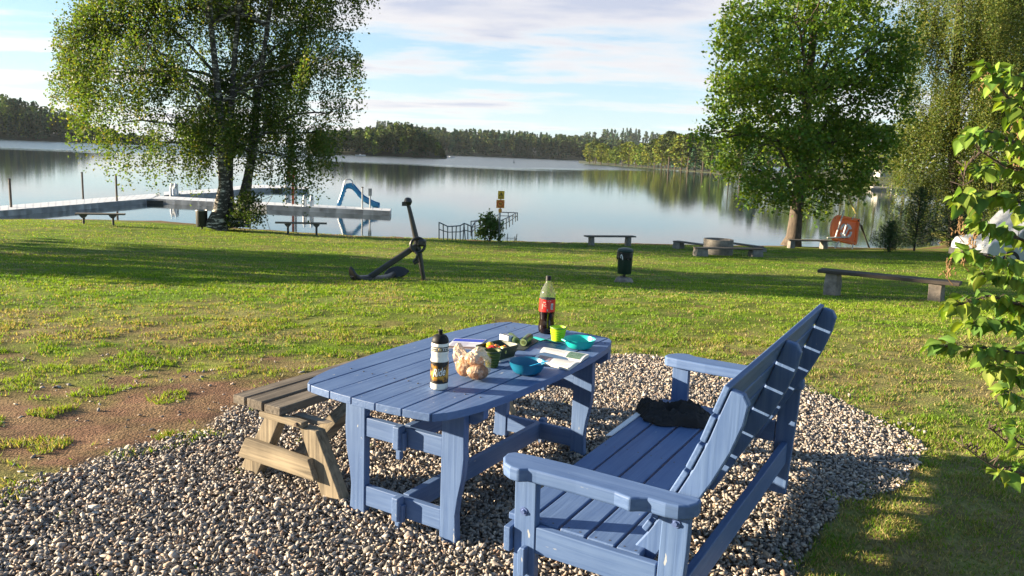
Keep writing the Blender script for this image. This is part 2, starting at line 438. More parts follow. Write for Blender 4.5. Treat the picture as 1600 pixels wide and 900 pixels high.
GREEN = np.array([.082, .178, .012]); GREEN2 = np.array([.165, .240, .020]); STRAW = np.array([.310, .262, .115]); SOIL = np.array([.160, .092, .058])
def make_ground():
    xs = np.unique(np.concatenate([np.array([-3500, -1500, -700, -300, -120, -60, -40]), np.arange(-30, -9, .5), np.arange(-9, 9, .09), np.arange(9, 36, .5), np.array([36, 45, 60, 80, 120, 160, 220, 300, 700, 1500, 3500])]))
    ys = np.unique(np.concatenate([np.array([-3000, -800, -200, -60, -20, -8]), np.arange(-4, 2, .4), np.arange(2, 15, .09), np.arange(15, 44, .28), np.array([44, 50, 60, 80, 110, 150, 200, 300, 600, 1200, 3500])]))
    X, Y = np.meshgrid(xs, ys); nx, ny = len(xs), len(ys)
    gr = gravel_mask(X, Y); so = soil_amount(X, Y); dr = dry_amount(X, Y)
    Z = gz(X, Y)
    Z = Z + np.where((Y > 1) & (Y < 15), 0.030 * (fbm(X * 4, Y * 6, 61, 3) - .5) + .02 * (fbm(X * 1.6, Y * 1.6, 63, 2) - .5), 0)
    Z = np.where(gr, Z - 0.02, Z)
    # grass sheet colours are the thatch under the blades
    c = GREEN * .75 + (GREEN2 - GREEN) * fbm(X * .8, Y * 1.1, 71, 3)[..., None] * .9
    c = c * (1 - dr[..., None] * .62) + STRAW * .8 * dr[..., None] * .62
    s = np.clip((so - .12) * 1.6, 0, 1)[..., None]; c = c * (1 - s) + SOIL * (.85 + .35 * fbm(X * 6, Y * 6, 77, 3)[..., None]) * s
    nb = (np.clip(1 - (Y - 4.5) / 6, 0, 1) * np.clip((fbm(X * 4, Y * 8, 73, 3) - .42) * 4, 0, 1) * .75)[..., None]; c = c * (1 - nb) + (SOIL * .6 + STRAW * .35) * nb
    c = np.where(gr[..., None], np.array([.15, .13, .108]) * np.ones_like(c), c)
    V = np.stack([X, Y, Z], -1).reshape(-1, 3)
    i = np.arange((ny - 1) * (nx - 1)); r = i // (nx - 1); q = i % (nx - 1); a = r * nx + q
    Fc = np.stack([a, a + 1, a + 1 + nx, a + nx], -1)
    mt, nt, b = nodes_of('lawn_and_soil'); N = nt.nodes.new; L = nt.links.new
    at_ = N('ShaderNodeAttribute'); at_.attribute_name = 'Col'
    tc = N('ShaderNodeTexCoord')
    n1 = N('ShaderNodeTexNoise'); n1.inputs['Scale'].default_value = 26; n1.inputs['Detail'].default_value = 6; n1.inputs['Roughness'].default_value = .7
    n3 = N('ShaderNodeTexNoise'); n3.inputs['Scale'].default_value = 2.6; n3.inputs['Detail'].default_value = 5
    L(tc.outputs['Object'], n1.inputs['Vector']); L(tc.outputs['Object'], n3.inputs['Vector'])
    mr = N('ShaderNodeMapRange'); mr.inputs['From Min'].default_value = .3; mr.inputs['From Max'].default_value = .7; mr.inputs['To Min'].default_value = .55; mr.inputs['To Max'].default_value = 1.45
    L(n1.outputs['Fac'], mr.inputs['Value'])
    mr3 = N('ShaderNodeMapRange'); mr3.inputs['From Min'].default_value = .3; mr3.inputs['From Max'].default_value = .7; mr3.inputs['To Min'].default_value = .72; mr3.inputs['To Max'].default_value = 1.28
    L(n3.outputs['Fac'], mr3.inputs['Value'])
    pm = N('ShaderNodeMath'); pm.operation = 'MULTIPLY'; L(mr.outputs[0], pm.inputs[0]); L(mr3.outputs[0], pm.inputs[1])
    sc = N('ShaderNodeVectorMath'); sc.operation = 'SCALE'; L(at_.outputs['Color'], sc.inputs[0]); L(pm.outputs[0], sc.inputs['Scale'])
    L(sc.outputs[0], b.inputs['Base Color']); b.inputs['Roughness'].default_value = .95; b.inputs['Specular IOR Level'].default_value = .1
    n2 = N('ShaderNodeTexNoise'); n2.inputs['Scale'].default_value = 60; n2.inputs['Detail'].default_value = 5
    L(tc.outputs['Object'], n2.inputs['Vector'])
    bp = N('ShaderNodeBump'); bp.inputs['Strength'].default_value = .9; bp.inputs['Distance'].default_value = .018
    L(n2.outputs['Fac'], bp.inputs['Height']); L(bp.outputs[0], b.inputs['Normal'])
    o = npmesh('ground', V, Fc, mt, col=c.reshape(-1, 3), smooth=True)
    return tag(o, kind='structure')
make_ground()

def make_water():
    mt, nt, b = nodes_of('lake_water'); N = nt.nodes.new; L = nt.links.new
    b.inputs['Base Color'].default_value = (.012, .022, .026, 1); b.inputs['Roughness'].default_value = .035; b.inputs['IOR'].default_value = 1.333
    b.inputs['Specular IOR Level'].default_value = .5
    geo = N('ShaderNodeNewGeometry')
    mp = N('ShaderNodeMapping'); mp.inputs['Scale'].default_value = (.55, 1.5, 1); L(geo.outputs['Position'], mp.inputs[0])
    n = N('ShaderNodeTexNoise'); n.inputs['Scale'].default_value = 1.6; n.inputs['Detail'].default_value = 3; L(mp.outputs[0], n.inputs['Vector'])
    mp2 = N('ShaderNodeMapping'); mp2.inputs['Scale'].default_value = (.006, .03, 1); L(geo.outputs['Position'], mp2.inputs[0])
    n2 = N('ShaderNodeTexNoise'); n2.inputs['Scale'].default_value = 1.0; n2.inputs['Detail'].default_value = 3; L(mp2.outputs[0], n2.inputs['Vector'])
    # a breeze ruffles the open lake; the bay near the beach is calm
    sy = N('ShaderNodeSeparateXYZ'); L(geo.outputs['Position'], sy.inputs[0])
    wv = N('ShaderNodeMath'); wv.operation = 'MULTIPLY_ADD'; wv.inputs[1].default_value = 110; L(n2.outputs['Fac'], wv.inputs[0])
    lee = N('ShaderNodeMath'); lee.operation = 'MAXIMUM'; lee.inputs[1].default_value = 0; L(sy.outputs[0], lee.inputs[0])      # the wooded right shore gives lee
    le2 = N('ShaderNodeMath'); le2.operation = 'MULTIPLY_ADD'; le2.inputs[1].default_value = -1.6; L(lee.outputs[0], le2.inputs[0]); L(sy.outputs[1], le2.inputs[2]); L(le2.outputs[0], wv.inputs[2])
    mr = N('ShaderNodeMapRange'); mr.interpolation_type = 'SMOOTHSTEP'; mr.inputs['From Min'].default_value = 235; mr.inputs['From Max'].default_value = 310; mr.inputs['To Min'].default_value = .06; mr.inputs['To Max'].default_value = .9
    L(wv.outputs[0], mr.inputs['Value'])
    rr = N('ShaderNodeMapRange'); rr.interpolation_type = 'SMOOTHSTEP'; rr.inputs['From Min'].default_value = 235; rr.inputs['From Max'].default_value = 310; rr.inputs['To Min'].default_value = .05; rr.inputs['To Max'].default_value = .26
    L(wv.outputs[0], rr.inputs['Value']); L(rr.outputs[0], b.inputs['Roughness'])
    bp = N('ShaderNodeBump'); bp.inputs['Distance'].default_value = .05; L(mr.outputs[0], bp.inputs['Strength']); L(n.outputs['Fac'], bp.inputs['Height'])
    L(bp.outputs[0], b.inputs['Normal'])
    R = 4000
    o = npmesh('lake_water', [(-R, 20, WATER), (R, 20, WATER), (R, R, WATER), (-R, R, WATER)], [(0, 1, 2, 3)], mt)
    tag(o, kind='structure')
make_water()

# ------------------------------------------------------------------ leaves
LEAF = attr_mat('leaf', rough=.55, trans=.5, spec=.35, tint=(1.25, 1.25, .55))
NEEDLE = attr_mat('needle', rough=.7, trans=.15, spec=.2)
def cards(C, size, col, flat=0.0, asp=.62, jit=.35, seed=0, down=0.0):
    """diamond-shaped leaves at the points C: returns V, F, colours"""
    r = np.random.default_rng(seed); n = len(C)
    a = r.normal(size=(n, 3)); a[:, 2] = a[:, 2] * (1 - flat) - down; a /= np.linalg.norm(a, axis=1, keepdims=True)
    b = r.normal(size=(n, 3)); b[:, 2] *= (1 - flat)
    b -= a * (a * b).sum(1, keepdims=True); b /= np.linalg.norm(b, axis=1, keepdims=True) + 1e-9
    s = (size * (1 + jit * r.uniform(-1, 1, n)))[:, None]
    V = np.stack([C - a * s * .5, C + b * s * asp * .5 - a * s * .08, C + a * s * .5, C - b * s * asp * .5 - a * s * .08], 1).reshape(-1, 3)
    Fc = np.arange(4 * n).reshape(n, 4)
    cc = np.repeat(col, 4, axis=0)
    return V, Fc, cc
def leaf_cols(n, base, var, seed, alt=None, altp=.15):
    r = np.random.default_rng(seed)
    k = 1 + var * r.uniform(-1, 1, (n, 1)); c = np.array(base) * k
    c[:, 0] *= 1 + .25 * r.uniform(-1, 1, n)
    if alt is not None:
        q = r.random(n) < altp; c[q] = np.array(alt) * k[q]
    return c

def lobes_to_strands(lobes, per_m2, lmin, lmax, seed, spacing=.04, spread=.05, out=.35, holes=.45):
    """hanging twigs that fill a set of crown lobes (centre, radius); returns leaf points"""
    r = np.random.default_rng(seed); P = []
    for (c, R) in lobes:
        k = max(4, int(per_m2 * R * R))
        d = r.normal(size=(k, 3)); d /= np.linalg.norm(d, axis=1, keepdims=True)
        q = np.array(c) + d * (R * r.uniform(.25, 1, k) ** .55)[:, None] * np.array([1, .8, .92])
        keep = vnoise(q[:, 0] * .62 + q[:, 1] * .3, q[:, 2] * .75 + q[:, 1] * .25, seed) > holes - .35 + .2 * (r.random(k))
        q, d = q[keep], d[keep]
        q = np.repeat(q, 7, 0)[: len(q)]; d = np.repeat(d, 7, 0)[: len(d)]; q = q + r.normal(size=q.shape) * np.array([.17, .17, .22])
        for p, dd in zip(q, d):
            Ls = r.uniform(lmin, lmax); m_ = int(Ls / spacing); t = np.linspace(0, 1, m_)[:, None]
            o = np.array([dd[0], dd[1], 0]) * out
            path = p + o * (t * .6) * Ls + np.array([0, 0, -1]) * Ls * (t ** 1.3) + np.array([0, 0, .12]) * np.sin(t * 3)
            P.append(path + r.normal(size=(m_, 3)) * spread)
    return np.concatenate(P)
def lobes_to_clumps(lobes, per_m2, rad, nleaf, seed, flat=.6, holes=.42):
    r = np.random.default_rng(seed); P = []
    for (c, R) in lobes:
        k = max(4, int(per_m2 * R * R))
        d = r.normal(size=(k, 3)); d /= np.linalg.norm(d, axis=1, keepdims=True)
        q = np.array(c) + d * (R * r.uniform(.2, 1, k) ** .45)[:, None]
        keep = vnoise(q[:, 0] * 1.1 + q[:, 1] * .5, q[:, 2] * 1.2, seed) > holes - .32 + .2 * r.random(k)
        for p in q[keep]:
            e = r.normal(size=(nleaf, 3)) * rad * np.array([1, 1, 1 - flat * .6]); e[:, 2] -= np.hypot(e[:, 0], e[:, 1]) * .35
            P.append(p + e)
    return np.concatenate(P)
def px_lobes(lst, Y, seed=0, depth=.8):
    r = random.Random(seed); o = []
    for (x, y, R) in lst:
        yy = Y + r.uniform(-1, 1) * R * Y / F_PX * depth
        o.append((tuple(at(x, y, yy)), R * Y / F_PX))
    return o
def limb(mb, a, b, r0, r1, seed, n=7, sag=.0, wob=.12):
    r = random.Random(seed); a, b = Vector(a), Vector(b); Ls = (b - a).length; pts = []; rr = []
    for i in range(n):
        t = i / (n - 1); p = a.lerp(b, t) + Vector((0, 0, math.sin(t * math.pi) * sag * Ls))
        if 0 < i < n - 1: p += Vector((r.uniform(-1, 1), r.uniform(-1, 1), r.uniform(-1, 1))) * wob * Ls * .25
        pts.append(p); rr.append(r0 + (r1 - r0) * t)
    mb.tube(pts, rr, 7)
    return pts

def birch_bark():
    if 'birch_bark' in MATS: return MATS['birch_bark']
    mt, nt, b = nodes_of('birch_bark'); N = nt.nodes.new; L = nt.links.new
    tc = N('ShaderNodeTexCoord')
    mp = N('ShaderNodeMapping'); mp.inputs['Scale'].default_value = (1, 1, 3.2); L(tc.outputs['Object'], mp.inputs[0])
    n = N('ShaderNodeTexNoise'); n.inputs['Scale'].default_value = 3.2; n.inputs['Detail'].default_value = 6; n.inputs['Roughness'].default_value = .7; L(mp.outputs[0], n.inputs['Vector'])
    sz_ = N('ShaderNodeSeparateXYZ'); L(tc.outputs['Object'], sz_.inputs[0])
    hz = N('ShaderNodeMapRange'); hz.inputs['From Min'].default_value = 3.0; hz.inputs['From Max'].default_value = 5.0; hz.inputs['To Max'].default_value = .13; L(sz_.outputs[2], hz.inputs['Value'])  # bark darkens upwards: brown young limbs, plus crown shade put into the colour
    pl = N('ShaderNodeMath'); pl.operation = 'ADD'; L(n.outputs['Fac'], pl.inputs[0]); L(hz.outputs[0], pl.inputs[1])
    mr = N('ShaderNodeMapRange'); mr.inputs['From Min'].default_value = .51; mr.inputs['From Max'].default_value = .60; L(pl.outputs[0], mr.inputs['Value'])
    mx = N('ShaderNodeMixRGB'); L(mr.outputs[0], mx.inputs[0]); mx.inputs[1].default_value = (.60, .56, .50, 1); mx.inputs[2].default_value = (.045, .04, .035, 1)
    L(mx.outputs[0], b.inputs['Base Color']); b.inputs['Roughness'].default_value = .85
    bp = N('ShaderNodeBump'); bp.inputs['Strength'].default_value = .6; bp.inputs['Distance'].default_value = .03; L(n.outputs['Fac'], bp.inputs['Height']); L(bp.outputs[0], b.inputs['Normal'])
    MATS['birch_bark'] = mt; return mt
BARK = mat('bark', (.085, .065, .048), .95, .45, 14, bump=.9, stretch=(1, 1, .25))
DARKBARK = mat('dark_bark', (.035, .028, .022), .95, .4, 14, bump=.9, stretch=(1, 1, .25))

def build_tree(name, label, cat, base, leafV, leaves_mat, trunk_mb, trunk_mat, group=None, trunks=None):
    t = thing(name, label, cat, base, 0, group)
    inv = Vector(base)
    trunk_mb.v = [tuple(Vector(p) - inv) for p in trunk_mb.v]
    trunk_mb.build('branches' if trunks else 'trunk', trunk_mat, t, smooth=True)
    for q in trunks or []:
        q.v = [tuple(Vector(p) - inv) for p in q.v]; q.build('trunk', trunk_mat, t, smooth=True)
    V, Fc, cc = leafV
    npmesh('crown', V - np.array(inv), Fc, leaves_mat, t, col=cc)
    return t

def big_trees():
    # --- birch clump on the beach
    Y = 33.6; base = G(356, 352)
    lob = px_lobes([(150, 70, 72), (215, 40, 100), (310, 45, 105), (415, 35, 115), (490, 60, 72), (130, 135, 48), (200, 140, 88), (290, 150, 95), (390, 150, 95), (465, 160, 85), (515, 190, 42),
                    (190, 205, 42), (265, 215, 58), (340, 212, 52), (420, 205, 58), (480, 222, 48), (512, 110, 50), (205, 240, 20), (462, 262, 26), (175, 20, 60),
                    (120, 60, 35), (250, -100, 130), (400, -100, 140), (330, -230, 130), (520, -40, 70)], Y, 5, 1.0)
    P = lobes_to_strands(lob, 124, .5, 1.4, 3, spacing=.055, spread=.08, out=.3, holes=.57)
    n = len(P)
    cc = leaf_cols(n, (.092, .142, .028), .35, 4, (.20, .18, .028), .06)
    mb = MB()
    tr = [[(338, 357), (344, 330), (350, 290), (347, 240), (342, 160), (330, 40), (320, -120), (322, -250)],
          [(362, 356), (358, 325), (357, 290), (359, 240), (362, 150), (372, 20), (380, -140)],
          [(374, 352), (380, 320), (387, 280), (394, 240), (402, 160), (418, 40), (440, -100)]]
    tp = []; trunks = []
    for j, q in enumerate(tr):
        yy = Y + (-.35, .25, .3)[j]
        pts = [at(x, y, yy + i * .04) for i, (x, y) in enumerate(q)]
        w = [(.62, .44, .37, .33, .26, .18, .10, .04), (.55, .37, .31, .28, .22, .15, .05), (.60, .42, .33, .29, .23, .15, .05)][j]
        if j: mb = MB()
        mb.tube(pts, [v * (.80, .68, .58, .56, .56, .56, .56, .56)[k_] for k_, v in enumerate(w)], 12); tp.append(pts); trunks.append(mb)
    mb = trunks[0]
    for k in range(7):      # root flare
        a = 2 * math.pi * k / 7; mb.tube([base + Vector((math.cos(a) * .35, math.sin(a) * .25, .35)), base + Vector((math.cos(a) * .8, math.sin(a) * .55, .06)), base + Vector((math.cos(a) * 1.2, math.sin(a) * .9, -.08))], [.22, .14, .05], 7)
    r = random.Random(2); mb = MB()
    for i, (c, R) in enumerate(lob):
        c = Vector(c); j = i % 3
        src = min(tp[j][3:], key=lambda p: abs(p.z - (c.z - R * .5)))
        pts = limb(mb, src, c + Vector((0, 0, R * .3)), .085, .025, i, 7, .1)
        for q in range(5):
            s = pts[r.randint(3, 6)]; d = Vector((r.uniform(-1, 1), r.uniform(-1, 1), r.uniform(-.3, .9))).normalized() * R * .8
            limb(mb, s, s + d, .03, .008, i * 10 + q, 5, .1)
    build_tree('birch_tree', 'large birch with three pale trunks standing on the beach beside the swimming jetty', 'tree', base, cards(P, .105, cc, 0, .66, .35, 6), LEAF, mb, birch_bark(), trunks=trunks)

    # --- leafy sprouts at the foot of the birch
    lobs = px_lobes([(388, 322, 22), (372, 340, 16), (398, 338, 16), (392, 305, 14)], Y - .8, 8)
    P = lobes_to_clumps(lobs, 150, .12, 16, 9, .3, .2)
    cc = leaf_cols(len(P), (.045, .075, .016), .35, 5)
    b2 = G(380, 354); mb = MB()
    for (c, R) in lobs: limb(mb, b2, c, .03, .01, int(R * 100), 5)
    build_tree('leafy_bush', 'dark leafy bush sprouting at the foot of the birch trunks', 'bush', b2, cards(P, .10, cc, .2, .7, .3, 3), LEAF, mb, DARKBARK)

    # --- the broad green tree by the water
    Y = 37.0; base = G(1238, 383)
    lob = px_lobes([(1240, 60, 110), (1330, 60, 100), (1180, 95, 70), (1280, -60, 120), (1395, 70, 45), (1160, 165, 62), (1250, 165, 100), (1345, 165, 85), (1395, 140, 40), (1135, 225, 48),
                    (1210, 245, 75), (1300, 240, 75), (1365, 225, 40), (1190, 290, 34), (1262, 300, 42), (1110, 215, 26), (1155, 40, 35), (1135, 150, 30), (1340, 285, 22), (1330, -160, 90), (1230, -150, 80), (1140, 262, 22)], Y, 21, .9)
    P = lobes_to_clumps(lob, 33, .24, 26, 22, .5, .53)
    cc = leaf_cols(len(P), (.105, .185, .024), .35, 23, (.16, .22, .024), .2)
    mb = MB()
    tq = [at(x, y, Y + .03 * i) for i, (x, y) in enumerate([(1236, 386), (1240, 370), (1243, 345), (1247, 310), (1254, 240), (1262, 150), (1272, 40), (1280, -100), (1285, -200)])]
    mb.tube(tq, [.50, .34, .30, .28, .25, .20, .14, .08, .03], 12)
    for k in range(6):
        a = 2 * math.pi * k / 6; mb.tube([base + Vector((math.cos(a) * .25, math.sin(a) * .2, .3)), base + Vector((math.cos(a) * .55, math.sin(a) * .4, .05)), base + Vector((math.cos(a) * .95, math.sin(a) * .7, -.06))], [.16, .1, .04], 7)
    tk = mb; mb = MB(); r = random.Random(3)
    for i, (c, R) in enumerate(lob):
        c = Vector(c); src = min(tq[3:], key=lambda p: abs(p.z - (c.z - R * .7)))
        pts = limb(mb, src, c + Vector((0, 0, R * .2)), .1, .03, 100 + i, 7, .08)
        for q in range(4):
            s = pts[r.randint(3, 6)]; d = Vector((r.uniform(-1, 1), r.uniform(-1, 1), r.uniform(-.2, .9))).normalized() * R * .8
            limb(mb, s, s + d, .03, .01, 700 + i * 10 + q, 5, .1)
    build_tree('broadleaf_tree', 'broad bright green leafy tree standing at the water edge beside the orange board', 'tree', base, cards(P, .155, cc, .25, .8, .35, 24), LEAF, mb, BARK, trunks=[tk])

    # --- weeping birch at the right
    Y = 47.0; base = onground(25.9, 47.0)
    lob = px_lobes([(1500, 40, 95), (1430, 40, 50), (1580, 60, 100), (1450, 130, 45), (1530, 150, 80), (1600, 180, 90), (1440, 205, 45), (1500, 230, 60), (1570, 250, 70), (1425, 260, 35), (1480, 285, 38), (1540, 300, 40),
                    (1640, 60, 120), (1660, 220, 90), (1480, -80, 100), (1600, -100, 140), (1400, 235, 22), (1550, -220, 120)], Y, 31, .8)
    P = lobes_to_strands(lob, 125, .9, 2.6, 32, spacing=.065, spread=.06, out=.12, holes=.6)
    cc = leaf_cols(len(P), (.112, .152, .034), .3, 33, (.19, .19, .04), .15)
    mb = MB()
    tq = [base - Vector((0, 0, .2))] + [at(x, y, Y) for x, y in [(1492, 330), (1490, 240), (1494, 120), (1500, 0), (1508, -150), (1512, -280)]]
    mb.tube(tq, [.42, .33, .3, .25, .19, .1, .03], 12)
    for i, (c, R) in enumerate(lob):
        c = Vector(c); src = min(tq[2:], key=lambda p: abs(p.z - (c.z - R * .4))); limb(mb, src, c + Vector((0, 0, R * .5)), .09, .025, 200 + i, 7, .12)
    build_tree('weeping_birch', 'tall weeping birch with hanging twigs behind the young conifers', 'tree', base, cards(P, .105, cc, 0, .6, .35, 34), LEAF, mb, DARKBARK)

    # --- young conifers
    for k, (px, top, w, lab) in enumerate(((1428, 290, 62, 'larger young pine beside the orange board under the weeping birch'), (1490, 300, 60, 'dark young spruce nearest the parked white van'), (1388, 344, 28, 'smallest low conifer sapling right of the orange board'))):
        b = G(px, 392 + k); H = (at(px, top, b.y) - b).z; R = w * b.y / F_PX
        r = np.random.default_rng(60 + k); mb = MB(); mb.tube([b - Vector((0, 0, .1)), b + Vector((.02, 0, H * .6)), b + Vector((0, 0, H))], [.05, .03, .008], 6)
        P = []
        nw = int(11 + H * 4)
        for wv in range(nw):
            f = wv / nw; zz = H * (.08 + .92 * f); rr = R * (1 - f) ** .8 + .05
            for a in np.linspace(0, 6.28, 8)[:-1] + r.uniform(0, 1):
                L_ = rr * r.uniform(.6, 1.25); t = np.linspace(.12, 1, int(10 + L_ * 20))[:, None]
                d = np.array([math.cos(a), math.sin(a), 0])
                P.append(np.array(b) + np.array([0, 0, zz]) + d * L_ * t + np.array([0, 0, 1]) * (t ** 1.5 * L_ * .42 - .04) + r.normal(size=(len(t), 3)) * .03)
                mb.tube([b + Vector((0, 0, zz)), b + Vector((d[0] * L_, d[1] * L_, zz + L_ * .38))], [.012, .004], 4)
        P = np.concatenate(P); cc = leaf_cols(len(P), (.045, .085, .024) if k != 1 else (.030, .060, .022), .3, 70 + k)
        build_tree('young_conifer', lab, 'tree', b, cards(P, .15, cc, 0, .16, .3, 80 + k), NEEDLE, mb, DARKBARK, 'young conifers by the water')
    # --- bush beside the warning sign
    b = G(765, 377)
    lobs = px_lobes([(765, 356, 15), (760, 345, 10), (772, 348, 11), (755, 364, 10), (776, 363, 10), (767, 336, 6)], b.y, 18)
    P = lobes_to_clumps(lobs, 260, .08, 14, 19, .2, .2); cc = leaf_cols(len(P), (.085, .14, .03), .3, 5)
    mb = MB()
    for (c, R) in lobs: limb(mb, b - Vector((0, 0, .05)), c, .02, .006, int(R * 1000), 5)
    build_tree('waterside_bush', 'small green bush at the foot of the yellow warning signs', 'bush', b, cards(P, .11, cc, .2, .7, .3, 3), LEAF, mb, DARKBARK)
big_trees()

# ------------------------------------------------------------------ trees that throw the long evening shade, left of the view
def shade_trees():
    src = None
    for i, (x, y, H, R) in enumerate(((-33, 23.8, 17, 3.5), (-29, 18.4, 12.0, 2.5), (-30, 15.2, 6.6, 2.2))):
        b = onground(x, y); r = np.random.default_rng(400 + i)
        lob = [((x + r.uniform(-.5, .5) * R, y + r.uniform(-.5, .5) * R, b.z + H * f), R * s) for f, s in ((.3, .75), (.42, .95), (.55, 1), (.68, .9), (.8, .75), (.92, .5))]
        P = lobes_to_clumps(lob, 11, .3, 18, 410 + i, .4, .42); cc = leaf_cols(len(P), (.06, .10, .02), .3, 420 + i)
        mb = MB(); mb.tube([b - Vector((0, 0, .2)), b + Vector((.1, 0, H * .4)), b + Vector((0, 0, H * .95))], [.32, .22, .04], 8)
        for q, (c, R_) in enumerate(lob): limb(mb, b + Vector((0, 0, max(1, c[2] - b.z - R_))), Vector(c), .1, .03, 430 + q)
        build_tree('shade_tree', ('tall round tree on the grass left of the birch', 'slim tree on the lawn left of the picnic bench', 'low bushy tree on the lawn nearest the viewer on the left')[i], 'tree', b, cards(P, .32, cc, .2, .8, .3, 440 + i), LEAF, mb, BARK, 'trees left of the view')
shade_trees()
# ------------------------------------------------------------------ far shores
FOREST = attr_mat('forest_foliage', rough=.9, trans=.12, spec=.1)
def tree_cards(kind, H, n, seed, card):
    """points and colours of one far tree, base at the origin"""
    r = np.random.default_rng(seed)
    t = r.random(n) ** .8
    if kind == 'spruce':
        z = .06 + .94 * t; R = .17 * (1 - z) ** .85 + .012
    elif kind == 'pine':
        z = .38 + .62 * t; R = .17 * np.sqrt(np.clip(1 - ((z - .66) / .36) ** 2, 0.02, 1)) * (.7 + .6 * vnoise(z * 9, z * 0 + seed, 3))
    else:
        z = .10 + .90 * t; R = .24 * np.sqrt(np.clip(1 - ((z - .52) / .5) ** 2, 0.02, 1)) * (.65 + .7 * vnoise(z * 7, z * 0 + seed, 3))
    a = r.uniform(0, 2 * math.pi, n); q = R * np.sqrt(r.uniform(.25, 1, n)) * (1 + .25 * np.sin(a * 3 + seed))
    P = np.stack([q * np.cos(a), q * np.sin(a), z], -1) * H
    base = {'spruce': (.036, .078, .040), 'pine': (.072, .100, .034), 'leafy': (.11, .165, .030), 'gold': (.165, .195, .034)}[kind]
    c = leaf_cols(n, base, .4, seed + 1)
    V, Fc, cc = cards(P, card, c, .15, .75, .4, seed + 2, .1)
    return V, Fc, cc

def hill_ground_mat():
    return mat('forest_floor', (.030, .042, .016), 1.0, .35, .05)
def forest_shore(name, pts, Yf, Yr, treeH, ntree, mix, seed, card, per=90, floor=None):
    """a wooded shore: mound from the waterline at distance Yf up to a ridge at Yr; pts = (photo column, treetop row)"""
    r = np.random.default_rng(seed)
    xs = np.array([p[0] for p in pts], float); tops = np.array([p[1] for p in pts], float)
    def ridge(px):
        y = np.interp(px, xs, tops); p = at(px, y, Yr); avail = p.z - WATER
        th = min(treeH, avail * .8); return p, max(WATER + .3, p.z - th * .92), th
    cols = np.linspace(xs[0], xs[-1], 60); rows = 9
    V = []
    for px in cols:
        p, zr, th = ridge(px); f = at(px, 240, Yf)
        for j in range(rows):
            t = j / (rows - 1)
            if t < .8: s = t / .8; z = (WATER - .3) + (zr - WATER + .3) * (1 - (1 - s) ** 1.7); x = f.x + (p.x - f.x) * s; y = Yf + (Yr - Yf) * s
            else: s = (t - .8) / .2; z = zr - (zr - WATER + 1) * s; x = p.x * (1 + .12 * s); y = Yr * (1 + .12 * s)
            V.append((x, y, z))
    Fc = [(i * rows + j, (i + 1) * rows + j, (i + 1) * rows + j + 1, i * rows + j + 1) for i in range(59) for j in range(rows - 1)]
    o = npmesh('hill', V, Fc, hill_ground_mat(), smooth=True); tag(o, kind='structure')
    TV = []; TF = []; TC = []; off = 0; kinds = list(mix.keys()); pr = np.array(list(mix.values())); pr = pr / pr.sum()
    for k in range(ntree):
        px = r.uniform(xs[0], xs[-1]); s = 0.02 + .98 * (r.random() ** 1.2) if Yr - Yf > 30 else r.random()
        p, zr, th = ridge(px); f = at(px, 240, Yf)
        z = (WATER - .3) + (zr - WATER + .3) * (1 - (1 - s) ** 1.7); x = f.x + (p.x - f.x) * s; y = Yf + (Yr - Yf) * s
        H = th * r.uniform(.72, 1.12); kd = kinds[r.choice(len(kinds), p=pr)]
        v, fc, c = tree_cards(kd, H, per, int(r.integers(1e6)), card)
        TV.append(v + np.array([x, y, z])); TF.append(fc + off); TC.append(c * (.8 + .4 * r.random())); off += len(v)
    o = npmesh(name, np.concatenate(TV), np.concatenate(TF), FOREST, col=np.concatenate(TC))
    tag(o, kind='stuff'); return o
forest_shore('far_forest', [(-120, 150), (0, 151), (20, 156), (55, 166), (110, 182), (150, 200), (195, 209), (240, 214)], 520, 600, 19, 330, {'spruce': 4, 'pine': 3, 'leafy': 2}, 1, 1.7, 150)
forest_shore('far_forest', [(480, 212), (520, 206), (560, 204), (590, 204), (615, 197), (640, 198), (660, 206), (680, 217), (696, 240)], 420, 480, 15, 260, {'pine': 5, 'spruce': 2, 'leafy': 1.2}, 2, 1.3, 150)
forest_shore('far_forest', [(600, 204), (660, 202), (700, 206), (760, 208), (800, 210), (850, 213), (915, 218), (980, 222)], 780, 960, 24, 640, {'spruce': 5, 'pine': 3}, 3, 2.4, 90)
forest_shore('far_forest', [(480, 212), (560, 202), (590, 192), (620, 191), (650, 198), (720, 210), (800, 218)], 1250, 1600, 22, 420, {'spruce': 5, 'pine': 2}, 4, 4.0, 50)
forest_shore('far_forest', [(840, 224), (900, 217), (930, 206), (960, 203), (1000, 205), (1060, 214), (1130, 222), (1250, 226), (1400, 228)], 1250, 1600, 22, 520, {'spruce': 5, 'pine': 2}, 5, 4.0, 50)

